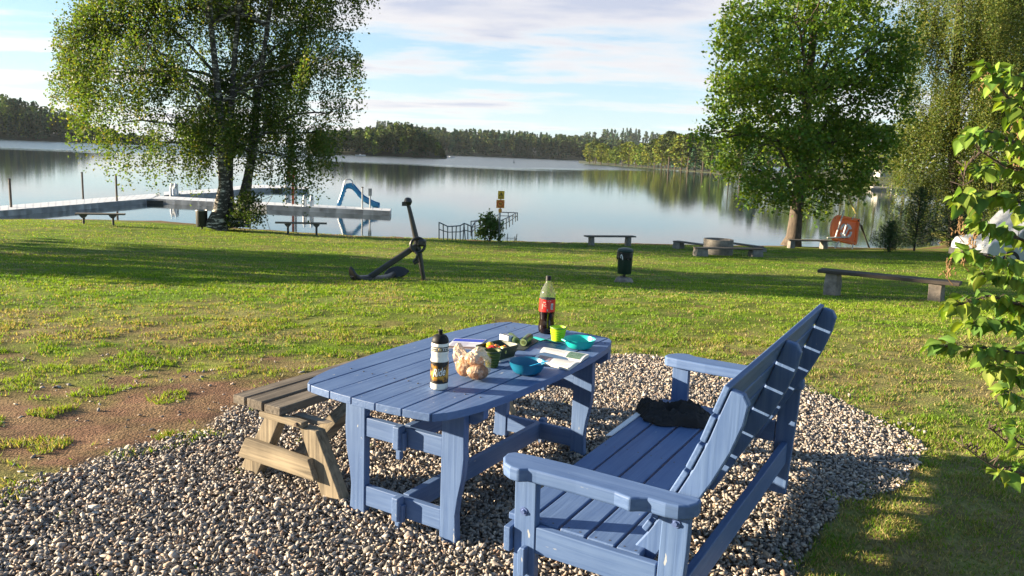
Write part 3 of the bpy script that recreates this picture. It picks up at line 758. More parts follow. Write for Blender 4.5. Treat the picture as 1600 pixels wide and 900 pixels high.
# --- right-hand shore: low land with single trees on it
SHX = [905, 935, 1010, 1110, 1200, 1300, 1400, 1600]; SHZ = [470, 430, 355, 284, 205, 167, 150, 140]
def shore_z(px): return float(np.interp(px, SHX, SHZ))
def right_shore():
    V = []; cols = np.linspace(905, 1700, 70)
    for px in cols:
        Zs = shore_z(px); d = at(px, 240, 1.0)
        for dz, h in ((0, -.5), (.8, .25), (6, .7), (18, 2.0), (60, 2.6), (170, 3.0)):
            h = h if h < 0 else h * float(np.interp(px, [1230, 1290], [.22, 1]))
            y = Zs + dz; V.append((d.x * y, y, WATER + h))
    Fc = [(i * 6 + j, (i + 1) * 6 + j, (i + 1) * 6 + j + 1, i * 6 + j + 1) for i in range(69) for j in range(5)]
    o = npmesh('far_bank', V, Fc, mat('far_bank_grass', (.036, .050, .013), .95, .4, .15), smooth=True); tag(o, kind='structure')
    protos = {}
    words = {'pine': 'olive pine', 'leafy': 'green leafy tree', 'gold': 'yellow green birch', 'spruce': 'dark pointed spruce'}
    def proto(kind, k, base, lab, cat_group):
        Vt, Ft, Ct = tree_cards(kind, 10.0, 900, 900 + k, .55)
        t = thing('shore_tree', lab, 'tree', base, 0, cat_group)
        npmesh('crown', Vt, Ft, FOREST, t, col=Ct)
        mb = MB(); mb.tube([(0, 0, -.3), (.05, 0, 4), (0, 0, 9)], [.16, .12, .03], 6); mb.build('trunk', BARK, t)
        return t
    lst = [(922, 223, 'gold'), (931, 219, 'pine'), (940, 224, 'gold'), (951, 232, 'gold'), (963, 229, 'leafy'), (973, 224, 'pine'), (983, 222, 'gold'), (994, 227, 'gold'), (1004, 224, 'leafy'), (1014, 226, 'gold'),
           (1024, 217, 'pine'), (1035, 212, 'gold'), (1046, 205, 'pine'), (1056, 209, 'pine'), (1066, 212, 'gold'), (1077, 209, 'pine'), (1088, 213, 'spruce'), (1100, 219, 'pine'), (1113, 214, 'leafy'), (1127, 216, 'spruce'),
           (1142, 208, 'leafy'), (1160, 204, 'pine'), (1180, 200, 'spruce'), (1202, 204, 'leafy'), (1224, 198, 'pine'), (1248, 196, 'leafy'), (1272, 190, 'leafy'), (1298, 196, 'spruce'), (1322, 186, 'leafy'), (1350, 190, 'gold'), (1376, 196, 'leafy'),
           (1420, 185, 'leafy'), (1446, 192, 'gold'), (1475, 180, 'leafy'), (1520, 185, 'spruce'), (1560, 180, 'leafy'), (1600, 178, 'leafy')]
    ords = 'first second third fourth fifth sixth seventh eighth ninth tenth eleventh twelfth thirteenth fourteenth fifteenth sixteenth seventeenth eighteenth nineteenth'.split()
    r = random.Random(12)
    for i, (px, top, kind) in enumerate(lst):
        back = 24 if i > 22 else (r.uniform(1.5, 4))
        y = shore_z(px) + back; d = at(px, 240, 1.0); zb = WATER + (.05 if back < 10 else 1.9)
        H = at(px, top, y).z - zb
        g = 'trees on the right-hand far shore'
        if i < 19: lab = f'{words[kind]} on the far shore, {ords[i]} tree from the wooded point'
        elif i < 31: lab = f'{words[kind]} across the water behind the broadleaf tree, {ords[i - 19]} counting rightwards'
        else: lab = f'{words[kind]} behind the weeping birch, {ords[i - 31]} counting rightwards'
        loc = Vector((d.x * y, y, zb)); v = i % 2
        if (kind, v) not in protos:
            protos[(kind, v)] = proto(kind, len(protos), loc, lab, g); t = protos[(kind, v)]
            t.scale = (H / 10 * 1.5, H / 10 * 1.5, H / 10); t.rotation_euler = (0, 0, r.uniform(0, 6))
        else:
            copy_thing(protos[(kind, v)], loc, r.uniform(0, 6), lab, g, (H / 10 * r.uniform(1.25, 1.75), H / 10 * r.uniform(1.25, 1.75), H / 10))
    # a second row of trees stands behind the first one up to the broadleaf tree
    row2 = 'pine leafy spruce gold pine leafy pine spruce leafy pine leafy pine spruce leafy pine leafy spruce pine'.split()
    for i, kind in enumerate(row2):
        px = 928 + i * 11.3; y = shore_z(px) + r.uniform(13, 20); d = at(px, 240, 1.0); zb = WATER + .3
        H = at(px, float(np.interp(px, [928, 960, 1000, 1050, 1110, 1140], [226, 230, 227, 212, 216, 212])) + r.uniform(-2, 4), y).z - zb
        copy_thing(protos[(kind, i % 2)] if (kind, i % 2) in protos else next(v_ for k_, v_ in protos.items() if k_[0] == kind), Vector((d.x * y, y, zb)), r.uniform(0, 6),
                   f'{words[kind]} in the back row on the far shore, {ords[i]} from the wooded point', 'trees on the right-hand far shore', (H / 10 * r.uniform(1.2, 1.7), H / 10 * r.uniform(1.2, 1.7), H / 10))
    # hedges and low bushes along the bank by the house
    for i, (px, py, w, h) in enumerate(((1325, 287, 13, 7), (1352, 284, 10, 9), (1368, 283, 7, 6), (1340, 272, 22, 7))):
        y = shore_z(px) + (3 if i < 3 else 22); c = at(px, 240, y); zb = WATER + (.5 if i < 3 else 2)
        lob = [((c.x + k * w * y / F_PX / 3, y, zb + h * y / F_PX * .4), h * y / F_PX * .55) for k in (-2, -1, 0, 1, 2)]
        P = lobes_to_clumps(lob, 60, .25, 12, 500 + i, .2, .1); cc = leaf_cols(len(P), (.12, .15, .03) if i < 3 else (.03, .05, .018), .3, 5)
        V2, F2, C2 = cards(P, .35, cc, .1, .8, .3, 9)
        o = npmesh('bank_bush', V2, F2, LEAF, col=C2)
        tag(o, ('sunlit bush at the water edge left of the white house', 'taller sunlit bush on the bank below the white house', 'small bush nearest the landing stage by the white house', 'dark clipped hedge in front of the white house')[i], 'bush' if i < 3 else 'hedge', 'bushes on the bank by the house')
right_shore()

WHITE = mat('white_paint', (.75, .75, .73), .5, .06, 6)
HOUSEW = mat('house_boards', (.42, .41, .39), .7, .1, 6)
DARKGLASS = mat('dark_glass', (.02, .025, .03), .08, .1, 3)
GREYROOF = mat('dark_roof', (.06, .055, .055), .8, .2, 8)
def house():
    y = 176.0; c = at(1389, 270, y); zb = WATER + 2.0
    t = thing('white_house', 'small white house with a dark roof behind the far hedge', 'house', (c.x, y, zb))
    MB().box(-1.9, 1.9, 0, 3, 0, 2.3).build('wall', HOUSEW, t)
    MB().prism([(-.3, 2.25), (3.3, 2.25), (3.3, 2.4), (1.5, 3.0), (-.3, 2.4)], 0, -2.2, 2.2).build('roof', GREYROOF, t)
    for x in (-1.2, .1, 1.2):
        w = MB().box(x - .35, x + .35, -.05, -.003, .8, 1.8).build('window', WHITE, t)
        MB().box(x - .28, x + .28, -.07, -.052, .87, 1.73).build('pane', DARKGLASS, w)
    # landing stage with two small boats
    y = 148.0; c = at(1383, 292, y)
    t = thing('landing_stage', 'grey wooden landing stage on piles below the white house', 'jetty', (c.x, y, WATER))
    MB().box(-2.6, 1.6, -1, 2.0, .45, .6).build('deck', mat('grey_boards', (.3, .29, .27), .8, .25, 4), t)
    for x in (-2.4, -.8, .8, 1.4):
        mb = MB(); mb.tube([(x, -.8, -.6), (x, -.8, 1.0)], .08, 6); mb.build('pile', mat('pile_wood', (.2, .17, .14), .9, .3, 6), t)
    for i, (px, col, lab) in enumerate(((1404, (.4, .4, .4), 'white motorboat moored right of the landing stage'), (1372, (.3, .27, .22), 'pale rowing boat moored left of the landing stage'))):
        c = at(px, 296, y - 2.5)
        t = thing('moored_boat', lab, 'boat', (c.x, y - 2.5, WATER), .1, 'boats at the landing stage')
        boat(t, 3.2, col, cabin=(i == 0))
def boat(t, Ls, col, cabin=True):
    mb = MB(); n = 9; vs = []; fs = []
    for i in range(n):
        s = i / (n - 1); x = -Ls / 2 + Ls * s; w = .62 * (1 - max(0, (s - .45) / .55) ** 2) * (.85 + .15 * min(1, s * 4)); sh = .42 + .18 * s ** 2
        vs += [(x, -w, sh), (x, -w * .7, -.1), (x, 0, -.2), (x, w * .7, -.1), (x, w, sh), (x, w * .85, sh - .02), (x, 0, sh - .2), (x, -w * .85, sh - .02)]
    for i in range(n - 1):
        for k in range(8): fs.append((i * 8 + k, (i + 1) * 8 + k, (i + 1) * 8 + (k + 1) % 8, i * 8 + (k + 1) % 8))
    fs += [tuple(range(8)), tuple((n - 1) * 8 + k for k in range(7, -1, -1))]
    mb.add(vs, fs); mb.build('hull', mat('boat_%d' % int(col[1] * 100), col, .4, .08, 3), t)
    if cabin:
        MB().prism([(-.5, .35), (.55, .35), (.25, .85), (-.35, .85)], 1, -.4, .4).build('cabin', WHITE, t)
        MB().box(-Ls / 2 - .2, -Ls / 2 - .02, -.12, .12, .05, .75).build('outboard_motor', DARKGLASS, t)
    else:
        MB().box(-.2, .05, -.5, .5, .3, .36).build('thwart', mat('thwart', (.3, .22, .14), .8), t)
house()
t = thing('motorboat', 'tiny white motorboat at the foot of the wooded island', 'boat', atz(563, 243.4, WATER), .2); boat(t, 5.0, (.7, .7, .7))
t = thing('motorboat', 'tiny white boat on the far water just right of the island', 'boat', atz(703, 246.5, WATER), .4); boat(t, 5.5, (.71, .7, .7))
t = thing('marker_buoy', 'thin dark marker buoy alone on the open lake', 'buoy', atz(803, 254.5, WATER))
mb = MB(); mb.lathe([(.0, -.3), (.3, -.2), (.35, .2), (.15, .5), (.08, .9), (.08, 1.7), (0, 1.75)], 10); mb.build('buoy_body', DARKGLASS, t)

# ------------------------------------------------------------------ bathing jetty
PONT = mat('pontoon_plastic', (.60, .62, .64), .6, .10, 2.5, bump=.2)
DECKZ = WATER + .30
STEEL = mat('galvanised_steel', (.36, .37, .38), .45, .2, 10, metal=.6)
DARKSTEEL = mat('weathered_steel', (.07, .065, .06), .6, .3, 12, metal=.3)
POLE = mat('pole_wood', (.12, .10, .085), .8, .3, 9)
def dk(px, py): p = atz(px, py, DECKZ); return Vector((p.x, p.y, 0))
jet = thing('floating_jetty', 'long pale grey floating swimming jetty of plastic blocks enclosing the bathing pool', 'jetty', (0, 0, WATER))
def walkway(front, back):
    """row of float blocks between a front and a back edge"""
    mb = MB()
    for (a, b), (c, d) in zip(zip(front, front[1:]), zip(back, back[1:])):
        Ls = (b - a).length; n = max(1, round(Ls / .55)); g = .018 / Ls
        for i in range(n):
            t0 = i / n + g; t1 = (i + 1) / n - g
            q = [a.lerp(b, t0), a.lerp(b, t1), c.lerp(d, t1), c.lerp(d, t0)]
            mb.add([(p.x, p.y, z) for z in (-.25, .30) for p in q], [(0, 3, 2, 1), (4, 5, 6, 7), (0, 1, 5, 4), (1, 2, 6, 5), (2, 3, 7, 6), (3, 0, 4, 7)])
        # continuous deck sheet just under the block tops keeps the joints from being see-through
        q = [a, b, d, c]; mb.add([(p.x * 1, p.y, .285) for p in q] + [(p.x, p.y, -.2) for p in q], [(0, 1, 2, 3), (0, 4, 5, 1), (3, 2, 6, 7)])
    return mb
walkway([dk(-90, 336), dk(0, 329), dk(120, 319.5), dk(236, 310)], [dk(-90, 328.5), dk(0, 321.8), dk(120, 312), dk(250, 302)]).build('walkway', PONT, jet)
walkway([dk(236, 310), dk(334, 315), dk(416, 320), dk(610, 329.5)], [dk(250, 306), dk(334, 310.5), dk(416, 315.6), dk(611.5, 326)]).build('walkway', PONT, jet)
walkway([dk(256, 304.6), dk(334, 301), dk(388, 294)], [dk(256, 299.6), dk(334, 295.3), dk(388, 288.5)]).build('walkway', PONT, jet)
walkway([dk(388, 294), dk(430, 293.6), dk(482, 295.5)], [dk(388, 288.5), dk(430, 289.5), dk(482, 291.5)]).build('walkway', PONT, jet)
# dark boxes for the shade in the openings under the corner bridges
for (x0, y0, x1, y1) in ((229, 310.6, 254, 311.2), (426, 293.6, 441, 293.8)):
    a, b = dk(x0, y0 + .4), dk(x1, y1 + .4); MB().add([(a.x, a.y, -.1), (b.x, b.y, -.1), (b.x, b.y, .22), (a.x, a.y, .22), (a.x, a.y + .1, -.1), (b.x, b.y + .1, -.1), (b.x, b.y + .1, .22), (a.x, a.y + .1, .22)], [(0, 1, 2, 3), (7, 6, 5, 4), (0, 4, 5, 1), (3, 2, 6, 7), (0, 3, 7, 4), (1, 5, 6, 2)]).build('bridge_gap_shade', DARKSTEEL, jet)
for (x, y, nm) in ((268, 303, 1), (276, 303, 1), (476, 319, 2), (487, 320, 2), (448, 293, 3)):
    pass
def ladder(px, py, wpx, h):
    mb = MB(); a = dk(px, py); b = dk(px + wpx, py + wpx * .045)
    for p in (a, b):
        d = Vector((0, -.45, 0))
        mb.tube([p + Vector((0, .25, .3)), p + Vector((0, .2, .3 + h)), p + Vector((0, -.05, .3 + h + .05)), p + Vector((0, -.2, .3 + h * .7)), p + Vector((0, -.2, -.5))], .075, 7)
    for z in (.12, -.1, .3): mb.tube([a + Vector((0, -.2, z)), b + Vector((0, -.2, z))], .04, 6)
    return mb
LADW = mat('white_plastic', (.62, .64, .66), .45, .08, 5)
ladder(269, 305.5, 6, .72).build('ladder', LADW, jet)
ladder(476, 322, 11, .55).build('ladder', LADW, jet)
ladder(447.5, 294, 4, 1.0).build('ladder', LADW, jet)
# mooring poles
for i, (px, py, top, lab, box) in enumerate(((18, 333, 280, 'thin dark mooring pole nearest the left end of the jetty', 0), (130, 311, 270, 'thin dark mooring pole behind the middle of the left walkway', 0), (183, 322, 273, 'thin dark mooring pole at the pool side of the left walkway', 0),
                                     (566, 334, 293, 'slim steel pole in the water in front of the blue slide', 0), (578, 333, 295, 'slim steel pole with a small plate on top by the end of the slide', 1))):
    b = atz(px, py, WATER); h = (at(px, top, b.y) - b).z
    t = thing('mooring_pole', lab, 'pole', b, 0, 'poles along the jetty')
    mb = MB(); mb.tube([(0, 0, -1.5), (0, 0, h)], .06 if i < 3 else .05, 8); mb.build('shaft', POLE if i < 3 else STEEL, t)
    if box: MB().box(-.1, .1, -.04, .04, h - .42, h + .02).build('plate', STEEL, t)
    else: mb = MB(); mb.lathe([(.07, h - .02), (.08, h + .03), (0, h + .05)], 8); mb.build('cap', DARKSTEEL, t)

# blue water slide
BLUE = mat('slide_blue', (.035, .25, .48), .5, .12, 4)
b = dk(545, 322); b.z = DECKZ; Y = b.y + .2
t = thing('water_slide', 'bright blue water slide with a ladder on the end of the swimming jetty', 'slide', (0, 0, 0))
def sp(px, py, dy=0.0): return at(px, py, Y + dy)
prof = [(542, 291.0), (546, 290.2), (551, 291.5), (556, 297), (562, 304.5), (568, 310), (576, 315), (584, 319), (592, 321.5)]
mb = MB(); vs = []; fs = []
for (x, y) in prof:
    p = sp(x, y)
    for dy, dz in ((-.32, .17), (-.32, 0), (-.12, -.10), (.12, -.10), (.32, 0), (.32, .17), (.38, .17), (.38, -.06), (.14, -.17), (-.14, -.17), (-.38, -.06), (-.38, .17)): vs.append((p.x, p.y + dy, p.z + dz))
n = 12
for i in range(len(prof) - 1):
    for k in range(n): fs.append((i * n + k, i * n + (k + 1) % n, (i + 1) * n + (k + 1) % n, (i + 1) * n + k))
fs += [tuple(range(n)), tuple((len(prof) - 1) * n + k for k in range(n - 1, -1, -1))]
mb.add(vs, fs); mb.build('chute', BLUE, t, smooth=True)
mb = MB()
for dy in (-.32, .32):
    mb.bar(sp(529.5, 322, dy), sp(540.5, 290, dy), .16, .22, (0, 1, 0))
for i in range(5):
    f = (i + .5) / 5; a = sp(529.5 + 11 * f, 322 - 32 * f); mb.box(a.x - .1, a.x + .1, a.y - .3, a.y + .3, a.z - .03, a.z + .03)
mb.build('ladder', BLUE, t)
for dy in (-.34, .34):
    mb = MB(); mb.tube([sp(528.5, 316, dy), sp(535, 298, dy), sp(538, 284, dy), sp(540.5, 280.5, dy), sp(547, 280.2, dy), sp(550.5, 283, dy), sp(551.5, 291, dy)], .035, 7); mb.build('handrail', STEEL, t, smooth=True)
a = sp(587, 320); MB().bar((a.x, a.y, DECKZ), (a.x - .05, a.y, a.z), .28, .5, (0, 1, 0)).build('support', BLUE, t)

# lifebuoy post on the jetty
b = dk(459.5, 319); b.z = DECKZ; h1 = (at(459.5, 262, b.y) - b).z
t = thing('lifebuoy_post', 'orange post with a red lifebuoy behind the hanging birch twigs', 'lifebuoy post', b)
ORANGE = mat('orange_plastic', (.80, .13, .035), .45, .12, 3)
RED = mat('red_plastic', (.35, .03, .02), .45, .12, 4)
MB().box(-.13, .0, -.06, .06, 0, h1).build('post', mat('orange_paint', (.36, .09, .045), .6, .2, 5), t)
MB().box(.06, .16, -.06, .06, 0, h1 * .55).build('post', STEEL, t)
mb = MB(); mb.torus((-.08, -.14, h1 * .86), .20, .075, (0, 1, 0)); mb.build('lifebuoy', RED, t, smooth=True)
# ------------------------------------------------------------------ furniture along the beach
OLDWOOD = mat('weathered_plank', (.12, .10, .08), .8, .35, 6, bump=.4, stretch=(.15, 3, 3))
CONC = mat('concrete', (.21, .19, .165), .9, .25, 7, bump=.5, bscale=40)
STONE = mat('rough_stone', (.24, .20, .165), .9, .4, 7, bump=.9, bscale=16)
def frame_of(A, B):
    d = B - A; L_ = math.hypot(d.x, d.y); return L_, math.atan2(d.y, d.x)
def plank_bench(name, label, A, B, ext0, ext1, top0, group, legs, width=.34, thick=.055, sup=(.2, .26), material=None, cat='bench'):
    """bench from the ground points of its two supports; top0 = photo row of the plank over the first support"""
    L_, ang = frame_of(A, B); h = (at(top0[0], top0[1], A.y) - A).z
    zA, zB = 0.0, B.z - A.z
    t = thing(name, label, cat, A, ang, group)
    mb = MB(); tilt = top0[2] if len(top0) > 2 else 0
    vs = [(x, y, h + z + (tilt * (x / L_))) for x in (-ext0, L_ + ext1) for y in (-width / 2, width / 2) for z in (-thick, 0)]
    mb.add(vs, [(0, 1, 3, 2), (4, 6, 7, 5), (0, 4, 5, 1), (2, 3, 7, 6), (0, 2, 6, 4), (1, 5, 7, 3)])
    mb.build('seat', material or OLDWOOD, t, bevel=.006)
    for k, (x, zb) in enumerate(((0, zA), (L_, zB))):
        hh = h - thick + tilt * k; mb = MB()
        if legs == 'post':
            mb.tube([(x, 0, zb - .15), (x, 0, hh - .10)], .045, 8)
            mb.prism([(x - .13, hh), (x - .13, hh - .04), (x - .05, hh - .13), (x + .05, hh - .13), (x + .13, hh - .04), (x + .13, hh)], 1, -.12, .12)
            mb.build('leg', DARKSTEEL, t)
        else:
            w, d = sup; r = random.Random(int(abs(A.x) * 100) + k); e = lambda: r.uniform(-.018, .018)
            q = [(x + sx * w / 2 * s + e(), sy * d / 2 * s + e(), z) for z, s in ((zb - .12, 1.06), (zb + (hh - zb) * .5, 1.02), (hh, .92)) for sx, sy in ((-1, -1), (1, -1), (1, 1), (-1, 1))]
            f = [(3, 2, 1, 0), (8, 9, 10, 11)] + [(i * 4 + j, i * 4 + (j + 1) % 4, (i + 1) * 4 + (j + 1) % 4, (i + 1) * 4 + j) for i in (0, 1) for j in range(4)]
            mb.add(q, f).build('support', STONE if legs == 'stone' else CONC, t, bevel=.012)
    return t
gl = 'plank benches along the beach'
plank_bench('beach_bench', 'narrow plank bench on two dark posts left of the black bin', G(131, 350), G(177, 352), .28, .45, (131, 333), gl, 'post')
plank_bench('beach_bench', 'narrow plank bench on two posts between the birch and the anchor', G(450, 366.5), G(494.5, 368.5), .5, .42, (450, 347), gl, 'post')
plank_bench('beach_bench', 'plank bench on concrete blocks at the shore left of the fire ring', G(923.5, 383.5), G(981, 384.2), .28, .28, (923, 368), gl, 'block', sup=(.18, .26))
plank_bench('beach_bench', 'plank bench on stone blocks under the broadleaf tree beside the orange board', G(1235.5, 387.5), G(1286.5, 388.5), .2, .32, (1235, 374), gl, 'block', sup=(.24, .26))
plank_bench('stone_bench', 'long dark plank bench on two rough stones on the open lawn at the right', G(1299, 461), G(1461, 470), .25, .36, (1299, 421.5, .03), None, 'stone', width=.36, thick=.06, sup=(.22, .30), material=mat('dark_plank', (.055, .043, .034), .8, .4, 6, bump=.4, stretch=(.15, 3, 3)))

# fire ring with its three low benches
g = 'low benches round the fire ring'
b = G(1121, 397); s = b.y / F_PX
t = thing('fire_ring', 'round grey concrete fire ring between three low benches', 'fire pit', b, 0)
hr = (at(1121, 373.5, b.y) - b).z; R = 23 * s
mb = MB(); mb.lathe([(R, -.15), (R, hr * .5), (R * .985, hr * .52), (R, hr * .55), (R, hr), (R * .86, hr), (R * .84, .08), (0, .06)], 40)
mb.build('ring', CONC, t, smooth=True)
mb = MB(); mb.lathe([(R * .83, .07), (R * .6, .16), (R * .2, .2), (0, .21)], 20); mb.build('ash', mat('ash', (.03, .028, .026), 1, .5, 9), t)
plank_bench('fire_bench', 'low plank bench on two concrete blocks in front of the fire ring', G(1094, 400), G(1180, 401), .22, .2, (1094, 386.5), g, 'block', width=.34, sup=(.42, .34), thick=.05)
p = G(1060, 388.5); q = Vector((p.x + 1.15, p.y - 1.25, 0)); q.z = float(gz(q.x, q.y))
plank_bench('fire_bench', 'low plank bench at the left side of the fire ring running towards the lawn', p, q, .18, -.15, (1060, 376.5), g, 'block', width=.34, sup=(.34, .34), thick=.05)
p = G(1149, 392); p = Vector((p.x, p.y + 1.2, 0)); p.z = float(gz(p.x, p.y)); q = Vector((p.x + 1.0, p.y - 1.35, 0)); q.z = float(gz(q.x, q.y))
plank_bench('fire_bench', 'low plank bench at the right side of the fire ring catching the light', p, q, .2, .0, (1149, 378.5), g, 'block', width=.36, sup=(.3, .3), thick=.05)

# ------------------------------------------------------------------ litter bins
GREENP = mat('dark_green_enamel', (.012, .032, .022), .42, .2, 5, bump=.05)
BLACKP = mat('black_enamel', (.010, .011, .012), .5, .2, 5)
BAG = mat('black_bag', (.008, .008, .009), .38, .2, 20, bump=.7)
b = G(974.5, 441); s = b.y / F_PX; z = lambda py: (at(974.5, py, b.y) - b).z
t = thing('litter_bin', 'dark green cylindrical litter bin on a post in the lawn', 'bin', b)
mb = MB(); mb.lathe([(0, z(427)), (10.6 * s, z(427)), (11 * s, z(426)), (11.8 * s, z(394)), (10.2 * s, z(394)), (9.5 * s, z(420)), (0, z(421))], 28); mb.build('body', GREENP, t, smooth=True)
mb = MB(); mb.lathe([(12.4 * s, z(394)), (12.9 * s, z(391.5)), (11.5 * s, z(388.8)), (7 * s, z(387.2)), (0, z(386.8))], 28); mb.build('lid', GREENP, t, smooth=True)
mb = MB(); mb.tube([(0, 0, -.1), (0, 0, z(427))], 2.0 * s, 8); mb.lathe([(3.6 * s, z(428.5)), (3.0 * s, z(427))], 10); mb.build('post', DARKSTEEL, t)
mb = MB(); r = random.Random(4)
prof = [(15 * s, -.06), (15 * s, .03), (12.5 * s, .09), (7 * s, .125), (0, .14)]; mb.lathe(prof, 14)
mb.v = [(x * (1 + r.uniform(-.08, .08)), y * (1 + r.uniform(-.08, .08)), zz + r.uniform(-.012, .012)) for x, y, zz in mb.v]; mb.build('stone_base', STONE, t, smooth=True)
mb = MB(); r = random.Random(5); n = 26; vs = []; fs = []
for i in range(n):
    a = math.radians(-40) + math.radians(-170) * i / (n - 1); sag = .05 + .07 * abs(math.sin(i * .9)) + .03 * r.random()
    for R_, zz in ((11.9, 393), (13.4, 393.5), (13.2 + r.uniform(0, .9), 395), (12.6, 396)):
        zq = z(zz) - (sag if zz > 394 else 0); vs.append((R_ * s * math.cos(a), R_ * s * math.sin(a), zq))
for i in range(n - 1):
    for k in range(3): fs.append((i * 4 + k, (i + 1) * 4 + k, (i + 1) * 4 + k + 1, i * 4 + k + 1))
mb.add(vs, fs); o = mb.build('bin_bag', BAG, t, smooth=True); o.modifiers.new('sol', 'SOLIDIFY').thickness = .004
mb = MB(); mb.tube([(-8 * s, -13.6 * s, z(396)), (-6.5 * s, -13.9 * s, z(400)), (-5.6 * s, -13.6 * s, z(404.5))], [.008, .014, .010], 6); mb.tube([(-8 * s, -13.6 * s, z(396)), (-9.5 * s, -13.0 * s, z(399)), (-9 * s, -12.8 * s, z(402))], .007, 5)
mb.build('drawstring', WHITE, t)
b = G(315.5, 358.5); s = b.y / F_PX; z = lambda py: (at(315.5, py, b.y) - b).z
t = thing('litter_bin', 'black litter bin on a post at the foot of the birch', 'bin', b)
mb = MB(); mb.lathe([(0, z(354)), (8.2 * s, z(354)), (8.6 * s, z(353)), (8.8 * s, z(329)), (8 * s, z(329)), (7.6 * s, z(350)), (0, z(350))], 22); mb.build('body', BLACKP, t, smooth=True)
mb = MB(); mb.torus((0, 0, z(329)), 8.6 * s, .022); mb.build('rim', mat('worn_metal', (.3, .3, .3), .4, .1, 5, metal=.8), t, smooth=True)
mb = MB(); mb.tube([(0, 0, -.15), (0, 0, z(354))], .045, 8); mb.build('post', DARKSTEEL, t)

# ------------------------------------------------------------------ ship anchor on the lawn
IRON = mat('black_iron', (.018, .017, .017), .45, .35, 10, bump=.35, bscale=30, spec=.6)
ft = G(662, 438); Y = ft.y; s = Y / F_PX
t = thing('anchor', 'old black iron ship anchor standing propped on the lawn', 'anchor', ft)
def ap(px, py, dy=0.0): return at(px, py, Y + dy) - ft
mb = MB(); a, bb = ap(638.5, 322), ap(663, 441)
mb.tube([ap(637.5, 318), ap(641, 332), ap(650, 372), ap(655, 395), ap(660, 425), ap(663, 441)], [.032, .037, .052, .050, .040, .034], 10)
mb.build('stock', IRON, t, smooth=True)
mb = MB(); mb.lathe([(0, -.075), (.05, -.06), (.075, 0), (.055, .055), (.03, .07), (0, .075)], 12, ap(637.5, 315)); mb.box(-.06 + ap(634, 318).x, .05 + ap(634, 318).x, -.05, .05, ap(634, 319).z - .03, ap(634, 319).z + .04); mb.build('stock_ball', IRON, t, smooth=True)
mb = MB(); e = ap(576, 434, -.35)
mb.bar(ap(661, 377, .05), e, .088, .098, (0, 0, 1)); mb.build('shank', IRON, t, bevel=.02)
mb = MB(); mb.torus(ap(653, 383, -.08), .125, .026, (.35, -1, .1), 28, 8); mb.build('ring', IRON, t, smooth=True)
mb = MB(); mb.tube([ap(648, 392, -.12), ap(652, 397, -.13), ap(651.5, 403, -.13), ap(646, 409, -.13), ap(648, 412, -.13), ap(653, 409, -.13), ap(652, 404, -.13)], .026, 8); mb.build('shackle', IRON, t, smooth=True)
mb = MB(); mb.box(ap(660, 378).x - .07, ap(660, 378).x + .06, -.12, .1, ap(660, 378).z - .07, ap(660, 378).z + .05); mb.build('shank_eye', IRON, t, bevel=.03)
# arms: one towards the left, one running back to the right
mb = MB(); mb.tube([ap(551, 429, -.75), ap(560, 437, -.6), ap(574, 437, -.38), ap(592, 438, -.05), ap(607, 434, .45), ap(615, 428, .8)], [.05, .075, .085, .085, .07, .05], 10); mb.build('arm', IRON, t, smooth=True)
def fluke(c, x, y, L_, w, th):
    x = Vector(x).normalized(); y = Vector(y).normalized(); n_ = x.cross(y)
    pts = [(-.5, 0), (-.3, .42), (.05, .5), (.35, .32), (.55, 0), (.35, -.32), (.05, -.5), (-.3, -.42)]
    mb = MB(); v = [c + x * p[0] * L_ + y * p[1] * w + n_ * k for k in (-th, th) for p in pts]
    mb.add(v, [tuple(range(7, -1, -1)), tuple(range(8, 16))] + [(i, (i + 1) % 8, 8 + (i + 1) % 8, 8 + i) for i in range(8)]); return mb
fluke(ap(552, 429.5, -.75), (-.25, -.35, .9), (.75, -.6, .0), .30, .17, .025).build('fluke', IRON, t, bevel=.012)
fluke(ap(619, 426, .85), (1, .25, .12), (-.1, .55, .8), .46, .26, .025).build('fluke', IRON, t, bevel=.012)

# ------------------------------------------------------------------ warning signs
YEL = mat('sign_yellow', (.72, .42, .03), .5, .1, 3); SRED = mat('sign_red', (.55, .05, .02), .5, .1, 3); SBLK = mat('sign_black', (.02, .018, .015), .5, .1, 3); SORG = mat('sign_orange', (.70, .28, .03), .5, .1, 3)
b = G(779, 377.5); s = b.y / F_PX; z = lambda py: (at(779, py, b.y) - b).z
t = thing('sign_post', 'grey post with yellow warning signs beside the small bush at the shore', 'sign', b)
mb = MB(); mb.tube([(0, 0, -.2), (.03, 0, z(299))], .035, 8); mb.build('post', STEEL, t)
def sheet(mb, pts, y, th=.006, mi=0): return mb.prism(pts, 1, y, y - th, mi)
x0 = .04
o = sheet(MB(), [(x0 - 5 * s, z(311)), (x0 + 5 * s, z(311)), (x0 + 5 * s, z(298)), (x0 - 5 * s, z(298))], -.04, .012).build('warning_sign', YEL, t)
mb = MB(); c = z(304.0); k = 3.7 * s
sheet(mb, [(x0 - k, c - k * .65), (x0 + k, c - k * .65), (x0, c + k * 1.05)], -.055); mb.build('triangle', SBLK, o)
mb = MB(); k *= .62; sheet(mb, [(x0 - k, c - k * .6 - .01), (x0 + k, c - k * .6 - .01), (x0, c + k * 1.05 - .01)], -.063); mb.build('triangle_field', YEL, o)
mb = MB(); sheet(mb, [(x0 - .012, c - .045), (x0 + .012, c - .045), (x0 + .016, c + .05), (x0 - .016, c + .05)], -.071); mb.build('pictogram', SBLK, o)
mb = MB()
for i, w in enumerate((.09, .075)): sheet(mb, [(x0 - w, z(308.4 + i * 1.2)), (x0 + w, z(308.4 + i * 1.2)), (x0 + w, z(307.9 + i * 1.2)), (x0 - w, z(307.9 + i * 1.2))], -.055)
mb.build('lettering', SBLK, o)
x0 = .02
